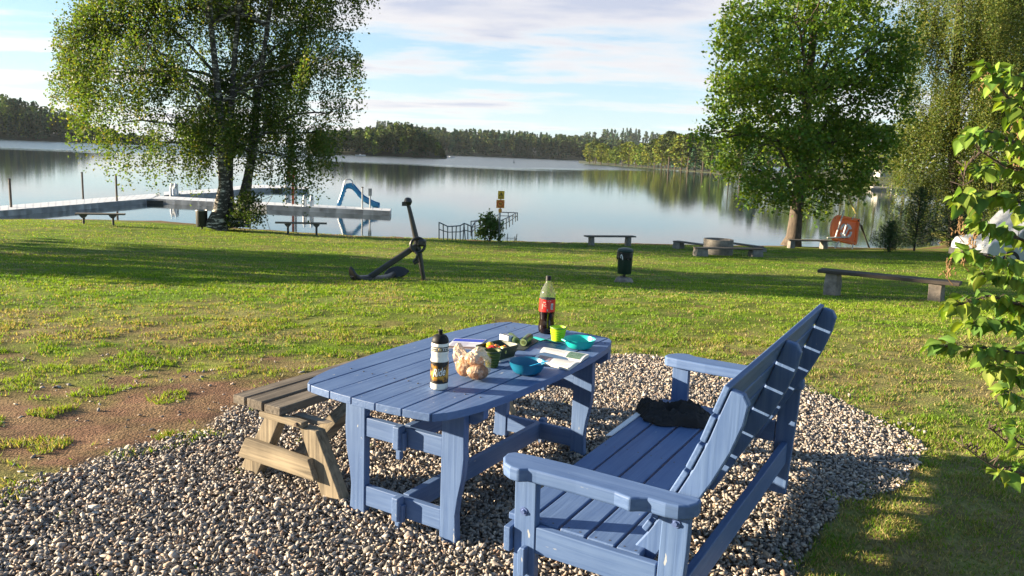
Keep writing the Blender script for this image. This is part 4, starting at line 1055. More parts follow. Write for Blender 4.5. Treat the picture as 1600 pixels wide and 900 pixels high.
o = sheet(MB(), [(x0 - 6.3 * s, z(325)), (x0 + 6.3 * s, z(325)), (x0 + 6.3 * s, z(312)), (x0 - 6.3 * s, z(312))], -.04, .012).build('no_dogs_sign', SORG, t)
c = z(318.5); mb = MB(); R1, R2 = 5.4 * s, 4.1 * s; n = 28; vs = []; fs = []
for i in range(n):
    a = 2 * math.pi * i / n
    for R_, y in ((R1, -.054), (R2, -.054), (R1, -.062), (R2, -.062)): vs.append((x0 + R_ * math.cos(a), y, c + R_ * math.sin(a)))
for i in range(n):
    j = (i + 1) % n; fs += [(i * 4 + 2, j * 4 + 2, j * 4 + 3, i * 4 + 3), (i * 4, i * 4 + 2, i * 4 + 3, i * 4 + 1), (i * 4, j * 4, j * 4 + 2, i * 4 + 2), (i * 4 + 1, i * 4 + 3, j * 4 + 3, j * 4 + 1)]
mb.add(vs, fs); mb.build('prohibition_ring', SRED, o)
dog = [(-.55, .32), (-.42, .5), (-.3, .38), (-.2, .18), (.4, .15), (.55, .42), (.62, .4), (.5, .1), (.5, -.55), (.38, -.55), (.36, -.12), (-.2, -.1), (-.22, -.55), (-.34, -.55), (-.36, .05), (-.6, .18)]
mb = MB(); sheet(mb, [(x0 + p[0] * 3.6 * s, c + p[1] * 3.6 * s) for p in dog], -.054); mb.build('pictogram', SBLK, o)
mb = MB(); mb.bar((x0 - 3 * s, -.066, c + 3 * s), (x0 + 3 * s, -.066, c - 3 * s), .006, 1.1 * s, (0, 1, 0)); mb.build('prohibition_bar', SRED, o)
sheet(MB(), [(x0 - 2.6 * s, z(332)), (x0 + 2.6 * s, z(332)), (x0 + 2.6 * s, z(326.3)), (x0 - 2.6 * s, z(326.3))], -.04, .012).build('small_plate', SORG, t)

# ------------------------------------------------------------------ bathing ramp with handrails
RAIL = mat('rail_steel', (.16, .17, .185), .45, .2, 9, metal=.6)
t = thing('bathing_ramp_railing', 'grey tubular handrails of the bathing ramp leading down into the lake', 'railing', G(690, 377))
org = t.location
def railing(tops, bots, name='handrail'):
    mb = MB(); T = [Vector(p) - org for p in tops]; B = [Vector(p) - org for p in bots]
    mb.tube(T, .026, 7); mb.tube([a.lerp(c, .42) for a, c in zip(T, B)], .02, 6)
    for a, c in zip(T, B): mb.tube([a, c], .024, 6)
    mb.build(name, RAIL, t, smooth=True)
Y0 = org.y
railing([at(686, 347.5, Y0 + .2), at(692.5, 350.5, Y0), at(699.5, 353.8, Y0 - .1), at(706.5, 353.6, Y0), at(713, 353.2, Y0 + .1), at(719, 352.6, Y0 + .3), at(725, 349, Y0 + .7)],
        [at(686, 373, Y0 + .2), at(693, 374.5, Y0), at(699.5, 375, Y0 - .1), at(706.8, 375, Y0), at(712, 375, Y0 + .1), at(719, 375.5, Y0 + .3), at(723.5, 375.5, Y0 + .7)])
railing([at(725, 349, Y0 + .8), at(731, 351, Y0 + .9), at(737.5, 354.5, Y0 + 1.0), at(742, 347, Y0 + 1.6), at(750, 344.5, Y0 + 2.6), at(760, 342.5, Y0 + 4.0), at(772, 338, Y0 + 6.0)],
        [at(727, 375, Y0 + .8), at(731, 374, Y0 + .9), at(737.5, 374, Y0 + 1.0), at(742, 371, Y0 + 1.6), at(750, 367, Y0 + 2.6), at(760, 362, Y0 + 4.0), at(772, 356, Y0 + 6.0)])
railing([at(736, 346, Y0 + 1.2), at(742, 345.2, Y0 + 2.2), at(751, 343, Y0 + 4.5), at(762, 340.5, Y0 + 6.0), at(778, 336, Y0 + 8.0), at(781, 331.5, Y0 + 11)],
        [at(736, 369, Y0 + 1.2), at(742, 366, Y0 + 2.2), at(751, 361, Y0 + 4.5), at(762, 355, Y0 + 6.0), at(778, 349, Y0 + 8), at(781, 345, Y0 + 11)])
railing([at(780, 346, Y0 + .6), at(786, 343, Y0 + 2.0), at(791, 341, Y0 + 3.4), at(796, 338.6, Y0 + 5.2), at(801, 336, Y0 + 7.4), at(805.5, 333, Y0 + 10), at(808.5, 332.3, Y0 + 11)],
        [at(780, 369, Y0 + .6), at(786, 362, Y0 + 2.0), at(791, 358.5, Y0 + 3.4), at(796, 355, Y0 + 5.2), at(801, 351, Y0 + 7.4), at(805.5, 346.5, Y0 + 10), at(808.5, 345, Y0 + 11)])
railing([at(781, 331.5, Y0 + 11), at(794, 332, Y0 + 11), at(808.5, 332.5, Y0 + 11)], [at(781, 345, Y0 + 11), at(794, 345, Y0 + 11), at(808.5, 345, Y0 + 11)])

# ------------------------------------------------------------------ orange rescue board
b = G(1322, 388); Y = b.y; s = Y / F_PX
t = thing('rescue_board', 'orange plastic rescue board with a lifebuoy and poles leaning on its stand', 'rescue board', b)
def rp(px, py, dy=0.0): return at(px, py, Y + dy) - b
OR2 = mat('rescue_orange', (1.0, .42, .16), .4, .03, 3)
_nt = OR2.node_tree; _tr = _nt.nodes.new('ShaderNodeBsdfTranslucent'); _tr.inputs['Color'].default_value = (1.0, .40, .14, 1)
_ms = _nt.nodes.new('ShaderNodeMixShader'); _ms.inputs[0].default_value = .55
_nt.links.new(_nt.nodes['Principled BSDF'].outputs[0], _ms.inputs[1]); _nt.links.new(_tr.outputs[0], _ms.inputs[2]); _nt.links.new(_ms.outputs[0], _nt.nodes['Material Output'].inputs['Surface'])
# tray outline in the board plane (rounded at the left end), leaning back
c0, cx, cy = rp(1296, 381.0), rp(1337.5, 383.5) - rp(1296, 381.0), rp(1304, 343) - rp(1300, 379)
cy = Vector((rp(1349, 344).x - rp(1337.5, 382).x, .45, rp(1349, 344).z - rp(1337.5, 382).z))
cx = Vector((rp(1337.5, 382.5).x - rp(1300, 375).x, .0, rp(1337.5, 382.5).z - rp(1300, 375).z))
o0 = rp(1300, 375); nn = cx.cross(cy).normalized()
if nn.y > 0: nn = -nn
out = []
for i in range(13):
    a = math.pi / 2 + math.pi * i / 12; out.append((.10 + .22 * math.cos(a) * 1.0, .5 + .5 * math.sin(a)))
out = [(1.0, 1.0)] + out + [(1.0, 0.0)]
def bp_(u, v, d): return o0 + cx * u + cy * v + nn * d
cen = (.55, .5); n = len(out); vs = []; fs = []
inn = [(cen[0] + (u - cen[0]) * .86, cen[1] + (v - cen[1]) * .82) for u, v in out]
for (u, v), (a, c) in zip(out, inn): vs += [bp_(u, v, -.10), bp_(u, v, .10), bp_(a, c, .10), bp_(cen[0] + (a - cen[0]) * .95, cen[1] + (c - cen[1]) * .93, -.02)]
for i in range(n):
    j = (i + 1) % n
    for k in range(3): fs.append((i * 4 + k, j * 4 + k, j * 4 + k + 1, i * 4 + k + 1))
fs += [tuple(i * 4 for i in range(n)), tuple(i * 4 + 3 for i in range(n - 1, -1, -1))]
mb = MB(); mb.add(vs, fs); mb.build('tray', OR2, t, bevel=.02)
mb = MB()
R_ = .30; cc_ = bp_(.47, .42, .10); xx = cx.normalized(); yy = (cy - xx * cy.dot(xx)).normalized(); n = 28
vs = []; fs = []; mi = []
for i in range(n):
    a = 2 * math.pi * i / n; d = xx * math.cos(a) * .8 + yy * math.sin(a)
    for j in range(8):
        q = 2 * math.pi * j / 8; vs.append(cc_ + d * (R_ + .075 * math.cos(q)) + nn * .075 * math.sin(q))
for i in range(n):
    for j in range(8):
        fs.append((i * 8 + j, ((i + 1) % n) * 8 + j, ((i + 1) % n) * 8 + (j + 1) % 8, i * 8 + (j + 1) % 8)); mi.append(0 if i % 7 < 2 else 1)
mb.v = vs; mb.f = fs; mb.mi = mi; mb.build('lifebuoy', [OR2, WHITE], t, smooth=True)
POLEW = mat('white_pole', (.62, .60, .55), .5, .15, 6)
mb = MB(); mb.tube([rp(1305, 372, -.3), rp(1312, 350, -.3), rp(1319, 328.5, -.22)], .035, 8); mb.build('oar', POLEW, t)
mb = MB(); mb.tube([rp(1292.5, 371.5, -.34), rp(1327, 370.5, -.3)], .032, 8); mb.build('bar', POLEW, t)
mb = MB(); mb.tube([rp(1318, 366, -.26), rp(1322, 352, -.24), rp(1326, 356, -.24), rp(1320, 368, -.26)], .035, 6); mb.build('rope', WHITE, t, smooth=True)
mb = MB(); mb.tube([rp(1336.5, 345, .4), rp(1337, 333, .5), rp(1324.5, 304.5, .5)], .04, 8); mb.build('boat_hook', mat('yellow_pole', (.48, .40, .13), .5, .15, 5), t)
mb = MB(); mb.tube([rp(1331, 343, .3), rp(1336.5, 334.5, .45), rp(1337, 344, .35)], .03, 7); mb.build('pole_bracket', POLEW, t)
for (p, q) in (((1341, 344, .3), (1358.5, 387, .9)), ((1346, 352, .25), (1357, 386, .8))):
    mb = MB(); mb.tube([rp(*p), rp(*q)], .03, 7); mb.build('leg', DARKSTEEL, t)
for (p, q) in (((1311, 377, -.05), (1304.5, 388.5, -.1)), ((1333, 381, -.05), (1331.5, 389, -.1))):
    mb = MB(); mb.tube([rp(*p), rp(*q)], .032, 7); mb.build('leg', POLEW, t)

# ------------------------------------------------------------------ white camper van at the right edge
VANW = mat('van_white', (.36, .38, .41), .25, .04, 2, spec=.6)
b = onground(16.3, 27.5); z0 = b.z
t = thing('camper_van', 'white van parked behind the lilac at the right edge', 'van', b, math.radians(8))
body = [(.0, .35), (.02, .75), (.15, .95), (1.0, 1.12), (1.75, 1.95), (2.0, 2.06), (5.0, 2.12), (5.2, 1.95), (5.25, .4), (4.9, .32), (.2, .28)]
MB().prism(body, 1, 0.0, 1.9).build('body', VANW, t, bevel=.06, seg=3)
MB().prism([(1.05, 1.16), (1.75, 1.9), (1.80, 1.88), (1.10, 1.12)], 1, .14, 1.76).build('windscreen', DARKGLASS, t)
MB().prism([(1.35, 1.2), (1.92, 1.82), (2.5, 1.82), (2.5, 1.2)], 1, -.012, .006).build('side_window', DARKGLASS, t)
MB().prism([(2.65, 1.2), (2.65, 1.82), (4.6, 1.82), (4.6, 1.2)], 1, -.012, .006).build('side_window', DARKGLASS, t)
MB().box(-.03, .12, -.03, 1.93, .3, .55).build('bumper', mat('dark_plastic', (.03, .03, .03), .6, .2, 8), t, bevel=.03)
for y in (.16, 1.4):
    MB().box(-.005, .1, y, y + .34, .66, .84).build('headlight', mat('lamp_glass', (.5, .52, .55), .1, .05, 4), t, bevel=.03)
for x in (.95, 4.1):
    for y in (-.02, 1.72):
        mb = MB(); mb.tube([(x, y, .32), (x, y + .2, .32)], .33, 22); w = mb.build('wheel', mat('tyre', (.02, .02, .02), .85, .2, 9), t)
        mb = MB(); mb.tube([(x, y - .015, .32), (x, y + .02, .32)], .2, 16); mb.build('rim', STEEL, w)
MB().box(1.3, 1.45, -.2, -.02, 1.15, 1.4).build('mirror', mat('dark_plastic', (.03, .03, .03)), t, bevel=.03)
# ------------------------------------------------------------------ gravel bed
def stone_shapes(k, seed, npts=10):
    import bmesh
    r = np.random.default_rng(seed); out = []
    for i in range(k):
        p = r.normal(size=(npts, 3)); p /= np.linalg.norm(p, axis=1, keepdims=True); p *= np.array([1.2, r.uniform(.6, .95), r.uniform(.42, .68)]) * r.uniform(.80, 1.15, (npts, 1))
        bm = bmesh.new()
        for q in p: bm.verts.new(q)
        h = bmesh.ops.convex_hull(bm, input=bm.verts)
        bmesh.ops.delete(bm, geom=[g for g in h['geom_interior'] if isinstance(g, bmesh.types.BMVert)], context='VERTS')
        bmesh.ops.triangulate(bm, faces=bm.faces); bmesh.ops.recalc_face_normals(bm, faces=bm.faces)
        bm.verts.index_update()
        out.append((np.array([tuple(v.co) for v in bm.verts]), np.array([[v.index for v in f.verts] for f in bm.faces]))); bm.free()
    return out
def rand_rot(n, r):
    q = r.normal(size=(n, 4)); q /= np.linalg.norm(q, axis=1, keepdims=True); w, x, y, z = q.T
    return np.stack([1 - 2 * (y * y + z * z), 2 * (x * y - z * w), 2 * (x * z + y * w), 2 * (x * y + z * w), 1 - 2 * (x * x + z * z), 2 * (y * z - x * w), 2 * (x * z - y * w), 2 * (y * z + x * w), 1 - 2 * (x * x + y * y)], -1).reshape(-1, 3, 3)
def make_gravel():
    r = np.random.default_rng(5); shapes = stone_shapes(14, 6)
    P = []
    for layer, sp in ((0, .026), (1, .028), (2, .042)):
        gx, gy = np.meshgrid(np.arange(-4.2, 3.6, sp), np.arange(2.6, 8.4, sp)); x = gx.ravel() + r.uniform(-.5, .5, gx.size) * sp; y = gy.ravel() + r.uniform(-.5, .5, gx.size) * sp
        keep = gravel_mask(x, y) & (np.abs(x) < y * .68 + .3)
        x, y = x[keep], y[keep]
        P.append(np.stack([x, y, np.full(len(x), (-.004, .009, .017)[layer]) + .02 * (fbm(x * 1.6, y * 1.6, 63, 2) - .5) + .010 * (fbm(x * 4, y * 4, 66, 2) - .5)], -1))
    # strays outside the bed
    x = r.uniform(-4, 3.4, 5000); y = r.uniform(3, 6.8, 5000)
    near = gravel_mask(x + .12, y - .1) | gravel_mask(x - .12, y - .15) | gravel_mask(x, y - .2); keep = near & ~gravel_mask(x, y) & (np.abs(x) < y * .68) & (r.random(5000) < .55)
    x, y = x[keep], y[keep]; P.append(np.stack([x, y, gz(x, y) + .006], -1))
    x = r.uniform(-4.2, 0, 900); y = r.uniform(3.6, 7.5, 900); keep = (soil_amount(x, y) > .4) & ~gravel_mask(x, y); x, y = x[keep], y[keep]; P.append(np.stack([x, y, gz(x, y) + .002], -1))
    P = np.concatenate(P); n = len(P)
    sz = .0143 * np.exp(r.normal(0, .30, n)); sz = np.clip(sz, .007, .036)
    pal = np.array([[.29, .255, .225], [.20, .18, .165], [.36, .32, .275], [.15, .14, .13], [.33, .26, .20], [.26, .185, .14], [.42, .385, .34], [.22, .21, .205]])
    c = pal[r.choice(8, n, p=[.24, .2, .14, .14, .12, .06, .04, .06])] * r.uniform(.82, 1.12, (n, 1)) * 1.25
    Rm = rand_rot(n, r); Rm[:, :, :] = Rm; kind = r.integers(0, len(shapes), n)
    VV, FF, CC = [], [], []; off = 0
    for k, (v, f) in enumerate(shapes):
        idx = np.where(kind == k)[0]
        q = np.einsum('nij,vj->nvi', Rm[idx], v) * sz[idx][:, None, None]; q[:, :, 2] *= .8
        q = q + P[idx][:, None, :]
        VV.append(q.reshape(-1, 3)); FF.append((f[None] + (np.arange(len(idx)) * len(v))[:, None, None]).reshape(-1, 3) + off); CC.append(np.repeat(c[idx], len(v), 0)); off += len(idx) * len(v)
    o = npmesh('gravel', np.concatenate(VV), np.concatenate(FF), attr_mat('gravel_stone', rough=.85, noise=.28, nscale=90, spec=.3), col=np.concatenate(CC))
    tag(o, kind='stuff')
make_gravel()

# ------------------------------------------------------------------ grass blades
def make_grass():
    r = np.random.default_rng(8); X, Y, K = [], [], []
    def scatter(y0, y1, per, extra=.5):
        n = int(per * (y1 - y0) * (1.36 * (y0 + y1) / 2 + 2 * extra)); y = np.sqrt(r.uniform(y0 ** 2, y1 ** 2, n)); x = r.uniform(-1, 1, n) * (y * .68 + extra)
        return x, y
    for y0, y1, per in ((3.0, 5.5, 8200), (5.5, 8.5, 4600), (8.5, 13, 1900), (13, 20, 520), (20, 35, 160)):
        x, y = scatter(y0, y1, per); X.append(x); Y.append(y)
    x, y = np.concatenate(X), np.concatenate(Y)
    so = soil_amount(x, y); dr = dry_amount(x, y); gr = gravel_mask(x, y)
    clump = fbm(x * 9, y * 9, 81, 2); clump2 = fbm(x * 2.4, y * 3.2, 85, 3)
    so2 = np.clip(so + (fbm(x * 7, y * 8, 99, 3) - .5) * .9 * (so > .12), 0, 1)
    p = np.clip(1.12 - so2 * 1.9, 0, 1) * np.clip(.10 + (clump - .36) * 3.4 + (clump2 - .5) * 2.2, .03, 1)
    p = np.where((x > 1.0) & (y < 4.9), np.maximum(p, .5), p)
    p = np.maximum(p, np.where((so > .4) & (fbm(x * 3.2, y * 3.6, 91, 2) > .62), .9, 0))
    edge = ~(gravel_mask(x + .16, y + .1) & gravel_mask(x - .16, y + .1) & gravel_mask(x, y + .22) & gravel_mask(x, y - .2))
    p = np.where(gr, np.where(edge & (fbm(x * 5, y * 5, 97, 2) > .56), .55, np.where(fbm(x * 4.5, y * 4.5, 95, 2) > .83, .10, 0)), p)
    # a tired lawn fringe pushes into the gravel edge
    keep = r.random(len(x)) < p; x, y, dr, so, clump, clump2 = [a[keep] for a in (x, y, dr, so, clump, clump2)]; n = len(x)
    tuft = (so > .4)
    h = (.012 + .018 * r.random(n) + .017 * np.clip(clump - .42, 0, 1) + .022 * np.clip(clump2 - .45, 0, 1)) * np.where(tuft, 1.25, 1) * (1 + np.clip(y - 8, 0, 20) * .02)
    w = .0017 + .0006 * y * r.uniform(.7, 1.2, n); w = np.minimum(w, .013)
    a = r.uniform(0, 2 * np.pi, n); lean = r.uniform(.15, 1.05, n) * h; la = r.uniform(0, 2 * np.pi, n)
    z = gz(x, y) + np.where((y > 1) & (y < 15), 0.030 * (fbm(x * 4, y * 6, 61, 3) - .5) + .02 * (fbm(x * 1.6, y * 1.6, 63, 2) - .5), 0) - .004
    dx, dy = np.cos(a) * w, np.sin(a) * w
    V = np.stack([np.stack([x - dx, y - dy, z], -1), np.stack([x + dx, y + dy, z], -1), np.stack([x + np.cos(la) * lean, y + np.sin(la) * lean, z + h], -1)], 1).reshape(-1, 3)
    m_ = np.clip(fbm(x * .8, y * 1.1, 71, 3) * 1.5 - .2, 0, 1)[:, None]
    c = GREEN * 1.25 * (1 - m_) + GREEN2 * 1.25 * m_
    isdry = r.random(n) < np.clip(dr * .55 + .05 + np.where(tuft, 0, so * .5), 0, .85); c = np.where(isdry[:, None], STRAW * r.uniform(.7, 1.35, (n, 1)), c) * r.uniform(.7, 1.3, (n, 1))
    o = npmesh('grass', V, np.arange(3 * n).reshape(n, 3), attr_mat('grass_blade', rough=.6, trans=.40, spec=.25, tint=(1.3, 1.25, .6)), col=np.repeat(c, 3, 0))
    tag(o, kind='stuff'); print('blades', n)
make_grass()

# ------------------------------------------------------------------ blue table
PB, PB2, CHIP = (.058, .110, .245), (.100, .166, .318), (.33, .35, .37)
def blue(axis): return wood_mat('blue_paint', PB, PB2, axis, rough=.55, bump=.4, grain=55, worn=CHIP, spec=.35)
TA = math.radians(30.5)
tu = Vector((math.sin(TA), math.cos(TA), 0)); tv = Vector((math.cos(TA), -math.sin(TA), 0))
TC = Vector((-.242, 4.295, 0)) + tu * .14
TM = Matrix((tv, tu, Vector((0, 0, 1)))).transposed().to_4x4(); TM.translation = TC
TMI = TM.inverted()
TT = .75
def tl(px, py, z=TT): return TMI @ atz(px, py, z)          # photo point on a table-level plane, in table coordinates
t = thing('picnic_table', 'blue painted wooden picnic table with a boat shaped plank top', 'table', matrix=TM)
HW = [(-.98, .345), (-.95, .385), (-.90, .42), (-.82, .45), (-.70, .478), (-.5, .5), (-.3, .513), (0, .518), (.3, .513), (.5, .5), (.70, .478), (.82, .45), (.90, .42), (.95, .385), (.98, .345)]
yE = lambda x: .995 - .10 * (abs(x) / .5) ** 2 * .6
seams = [-.52, -.352, -.207, -.063, .081, .227, .372, .52]
mb = MB(); gap = .0035
for a, b in zip(seams, seams[1:]):
    x0, x1 = a + gap, b - gap
    pts = []
    ins = lambda x: max([y for y, w in HW if w >= abs(x)], default=.3)
    def bound(x):      # far end y at this x
        y0 = yE(x)
        for (ya, wa), (yb, wb) in zip(HW[7:], HW[8:]):
            if wb <= abs(x) <= wa: y0 = min(y0, ya + (yb - ya) * (wa - abs(x)) / (wa - wb)); break
        return y0
    if abs(a) > .45 or abs(b) > .45:
        inner, sgn = (x0, 1) if abs(a) < abs(b) else (x1, -1)
        side = [(sgn * w, y) for y, w in HW if w > abs(inner)]
        pts = [(inner, -bound(inner))] + side + [(inner, bound(inner))]
        # rounded end corner
        pts = [pts[0], ((pts[0][0] * .5 + pts[1][0] * .5), -bound(inner) + .004)] + pts[1:-1] + [((pts[-1][0] * .5 + pts[-2][0] * .5), bound(inner) - .004), pts[-1]]
    else:
        xs_ = [x0, (x0 + x1) / 2, x1]; pts = [(x, -bound(x)) for x in xs_] + [(x, bound(x)) for x in xs_[::-1]]
    ar = sum(p[0] * q[1] - q[0] * p[1] for p, q in zip(pts, pts[1:] + pts[:1]))
    dz = rnd.uniform(-.0015, .0015)
    mb.prism(pts, 2, TT - .037 + dz, TT + dz)
mb.build('tabletop', blue(1), t, bevel=.004)
SCREW = mat('screw_head', (.10, .10, .11), .5, .3, 60, metal=.5)
mb = MB()
for a, b in zip(seams, seams[1:]):
    for yy in (-.622, .81):
        for f_ in (.28, .72):
            x_ = a + (b - a) * f_
            if abs(x_) < .47: mb.lathe([(.0045, TT - .002), (.0045, TT + .0022), (0, TT + .0018)], 8, (x_, yy + rnd.uniform(-.008, .008), 0))
mb.build('screw_heads', SCREW, t)
LEGP = [(.243, 0), (.346, -.02), (.338, .06), (.334, .15), (.345, .24), (.366, .34), (.376, .45), (.372, .56), (.371, .713), (.243, .713)]
for yy in (-.69, .74):
    s_ = 1
    for sx in (-1, 1):
        MB().prism([(sx * x, z) for x, z in LEGP], 1, yy, yy + .045).build('leg', blue(2), t, bevel=.004)
    yb = yy + .047
    MB().prism([(-.45, .713), (-.45, .65), (-.40, .615), (.40, .615), (.45, .65), (.45, .713)], 1, yb, yb + .045).build('bearer', blue(0), t, bevel=.004)
    MB().box(-.2425, .2425, yy + .006, yy + .042, .43, .53).build('rail', blue(0), t, bevel=.004)
    MB().box(-.2425, .2425, yy + .006, yy + .042, .05, .158).build('rail', blue(0), t, bevel=.004)
    o = -1 if yy < 0 else 1; yo = yy - .05 if yy < 0 else yy + .047
    for z0, z1 in ((.415, .545), (.035, .172)):
        MB().box(-.02, .02, yo, yo + .05 + .004, z0 + .012, z1).build('tenon', blue(1), t, bevel=.006)
        yk = yo + (.018 if yy < 0 else .014)
        MB().prism([(-.036, z0 + .005), (-.036, z0 + .085), (-.022, z0 + .098), (.034, z0 + .098), (.034, z0 + .005), (.012, z0 - .002), (.012, z0 - .045), (-.014, z0 - .045), (-.014, z0 - .002)], 1, yy - .028 if yy < 0 else yy + .047, yy - .001 if yy < 0 else yy + .075).build('wedge', blue(2), t, bevel=.003)
MB().box(-.0195, .0195, -.645, .745, .43, .531).build('stretcher', blue(1), t, bevel=.004)
MB().box(-.0195, .0195, -.645, .745, .052, .162).build('stretcher', blue(1), t, bevel=.004)
MB().box(-.03, .03, -.55, .6, .675, .7125).build('batten', blue(1), t, bevel=.003)

# ------------------------------------------------------------------ blue settle
BA, BT, BS = math.radians(31.0), math.radians(1.85), 1.098
bU = Vector((math.sin(BA) * math.cos(BT), math.cos(BA) * math.cos(BT), math.sin(BT))); bV = Vector((math.cos(BA), -math.sin(BA), 0)); bW = bV.cross(bU)
BV0, BU0 = -1.05, 3.2
def b_world(v, u, w): return EYEP + BS * ((u - .0565) * bU + v * bV + (w - 1.749) * bW)
BM = Matrix((bV * BS, bU * BS, bW * BS)).transposed().to_4x4(); BM.translation = b_world(BV0, BU0, 0)
BMI = BM.inverted()
def bl_on(px, py, axis, val):
    """photo point on a plane of the settle, in its own coordinates (v,u,w)"""
    o = BMI @ EYEP; d = (BMI.to_3x3() @ ray(px, py)); s = (val - o[axis]) / d[axis]; return o + d * s
t = thing('garden_settle', 'blue painted wooden garden bench with a tall slatted back and armrests', 'bench', matrix=BM)
X = lambda v: v - BV0
Yb = lambda u: u - BU0
def prof_v(pts): return [(X(v), w) for v, w in pts]
UN, UF = 2.400, 4.022
# seat planks
mb = MB()
for i, (a, b) in enumerate(((-1.432, -1.342), (-1.331, -1.225), (-1.214, -1.117), (-1.106, -1.003), (-.993, -.905))):
    dz = (0, 0, -.002, -.004, -.006)[i]; mb.prism([(X(a), .322 + dz), (X(a), .348 + dz), (X(b), .348 + dz), (X(b), .322 + dz)], 1, Yb(2.437), Yb(4.019))
mb.build('seat', blue(1), t, bevel=.004)
mb = MB()
for (a, b), d_ in zip(((-1.432, -1.342), (-1.331, -1.225), (-1.214, -1.117), (-1.106, -1.003), (-.993, -.905)), (0, 0, .002, .004, .006)):
    for u_ in (2.456, 3.25, 4.0):
        for f_ in (.25, .75): mb.lathe([(.004, .344 - d_), (.004, .3487 - d_), (0, .3485 - d_)], 8, (X(a + (b - a) * f_), Yb(u_) + rnd.uniform(-.006, .006), 0))
mb.build('screw_heads', SCREW, t)
MB().box(X(-1.418), X(-1.390), Yb(2.38), Yb(4.08), .225, .3215).build('front_rail', blue(1), t, bevel=.004)
for s_, u0, u1 in ((0, UN, UN + .036), (1, UF, UF + .036)):
    MB().box(X(-1.386), X(-1.297), Yb(u0), Yb(u1), -.03, .535).build('front_leg', blue(2), t, bevel=.004)
    MB().prism(prof_v([(-.838, -.03), (-.755, -.03), (-.742, .25), (-.732, .42), (-.73, .535), (-.823, .535), (-.83, .3)]), 1, Yb(u0), Yb(u1)).build('rear_leg', blue(2), t, bevel=.004)
    MB().box(X(-1.2965), X(-.834), Yb(u0 + .003), Yb(u1 - .003), .236, .341).build('side_rail', blue(0), t, bevel=.004)
    mid = (u0 + u1) / 2
    # armrest
    if s_ == 0:
        pts = [bl_on(x, y, 2, .587) for x, y in ((786.5, 713), (787.5, 722), (797, 729), (810, 733), (825, 732.5), (838, 735.5), (900, 751.5), (960, 768), (984, 778), (1000, 777.5), (1012, 778), (1040, 786.5), (1060, 790.5), (1078, 790), (1092, 786), (1097, 780), (1090, 776), (1066, 770.5), (965, 744), (890, 724), (830, 710), (805, 705.5), (793, 707))]
        ARM = [(p.x, p.y) for p in pts]
        ctr = Yb(2.4); AR = ARM
    else:
        AR = [(x, 2 * (Yb(UN + .018)) - y + (UF - UN)) for x, y in ARM]; AR = AR[::-1]
    MB().prism(AR, 2, .5355, .587).build('armrest', blue(0), t, bevel=.008, seg=3)
    bo = -1 if s_ == 0 else 1; ub = Yb(u0) if s_ == 0 else Yb(u1)
    for v, w in ((-1.345, .392), (-.775, .51)):
        mb = MB(); y0 = ub; y1 = ub + bo * .010
        mb.tube([(X(v), y0, w), (X(v), y0 + bo * .003, w), (X(v), y0 + bo * .003, w)], [.016, .016, .010], 14); mb.tube([(X(v), y0 + bo * .003, w), (X(v), y1, w)], [.0095, .007], 10)
        mb.build('bolt', mat('painted_bolt', (.10, .15, .33), .4, .2, 20, metal=.2), t, smooth=True)
    MB().prism([(X(-1.352), .165), (X(-1.352), .245), (X(-1.342), .262), (X(-1.322), .262), (X(-1.322), .15), (X(-1.345), .15)], 1, ub, ub + bo * .03).build('wedge', blue(2), t, bevel=.004)
# rear stretcher
MB().box(X(-.797), X(-.765), Yb(2.437), Yb(4.0215), .135, .249).build('rear_stretcher', blue(1), t, bevel=.004)
# back: three curved supports and five lapped slats
SUP = [(-1.00, .305), (-.965, .312), (-.905, .400), (-.852, .490), (-.807, .573), (-.757, .675), (-.712, .790), (-.684, .880), (-.656, .962), (-.612, .952), (-.594, .920), (-.606, .850), (-.640, .750), (-.690, .640), (-.742, .545), (-.800, .440), (-.862, .330), (-.90, .262), (-.97, .262)]
for u0 in (2.485, 3.235, 3.984):
    MB().prism(prof_v(SUP), 1, Yb(u0), Yb(u0 + .035)).build('back_support', blue(2), t, bevel=.006)
front = [(-.905, .400), (-.852, .490), (-.807, .573), (-.757, .675), (-.712, .790), (-.684, .880), (-.652, .972)]
def fr(w):
    for (a, b), (c, d) in zip(front, front[1:]):
        if b <= w <= d: return Vector((a + (c - a) * (w - b) / (d - b), w))
    return Vector(front[-1])
bands = [(.402, .440), (.455, .548), (.560, .652), (.664, .756), (.768, .860), (.872, .968)]
for w0, w1 in bands:
    a, b = fr(w0), fr(w1); d = (b - a).normalized(); nrm = Vector((-d.y, d.x)); th = .022; lift = .0015
    q = [a + nrm * lift, b + nrm * lift, b + nrm * (lift + th), a + nrm * (lift + th)]
    MB().prism([(X(p.x), p.y) for p in q], 1, Yb(2.482), Yb(4.021)).build('back_slat', blue(1), t, bevel=.005, seg=3)

# ------------------------------------------------------------------ weathered wooden bench behind the table
OW1, OW2 = (.10, .085, .066), (.34, .28, .195)
GW1, GW2 = (.085, .075, .065), (.22, .19, .155)
def bare(axis): return wood_mat('bare_wood', OW1, OW2, axis, rough=.85, bump=.9, grain=45, spec=.15)
def greyw(axis): return wood_mat('grey_wood', GW1, GW2, axis, rough=.9, bump=1.2, grain=40, spec=.1)
WM = TM.copy(); WM.translation = Vector((-.242, 4.295, 0)) + tv * (-.95)
t = thing('weathered_bench', 'weathered bare wooden plank bench on trestle legs beside the blue table', 'bench', matrix=WM)
xo = .95
for i, (a, b) in enumerate(((-1.262, -1.166), (-1.140, -1.018), (-.992, -.868))):
    MB().box(a + xo, b + xo, -.53 + (0, -.004, -.01)[i], 1.42 + (0, .02, -.01)[i], .404, .455 + (0, .003, -.002)[i]).build('seat_plank', greyw(1), t, bevel=.005)
def q4(mb, pts, y0, y1): return mb.prism([(p[0] + xo, p[1]) for p in pts], 1, y0, y1)
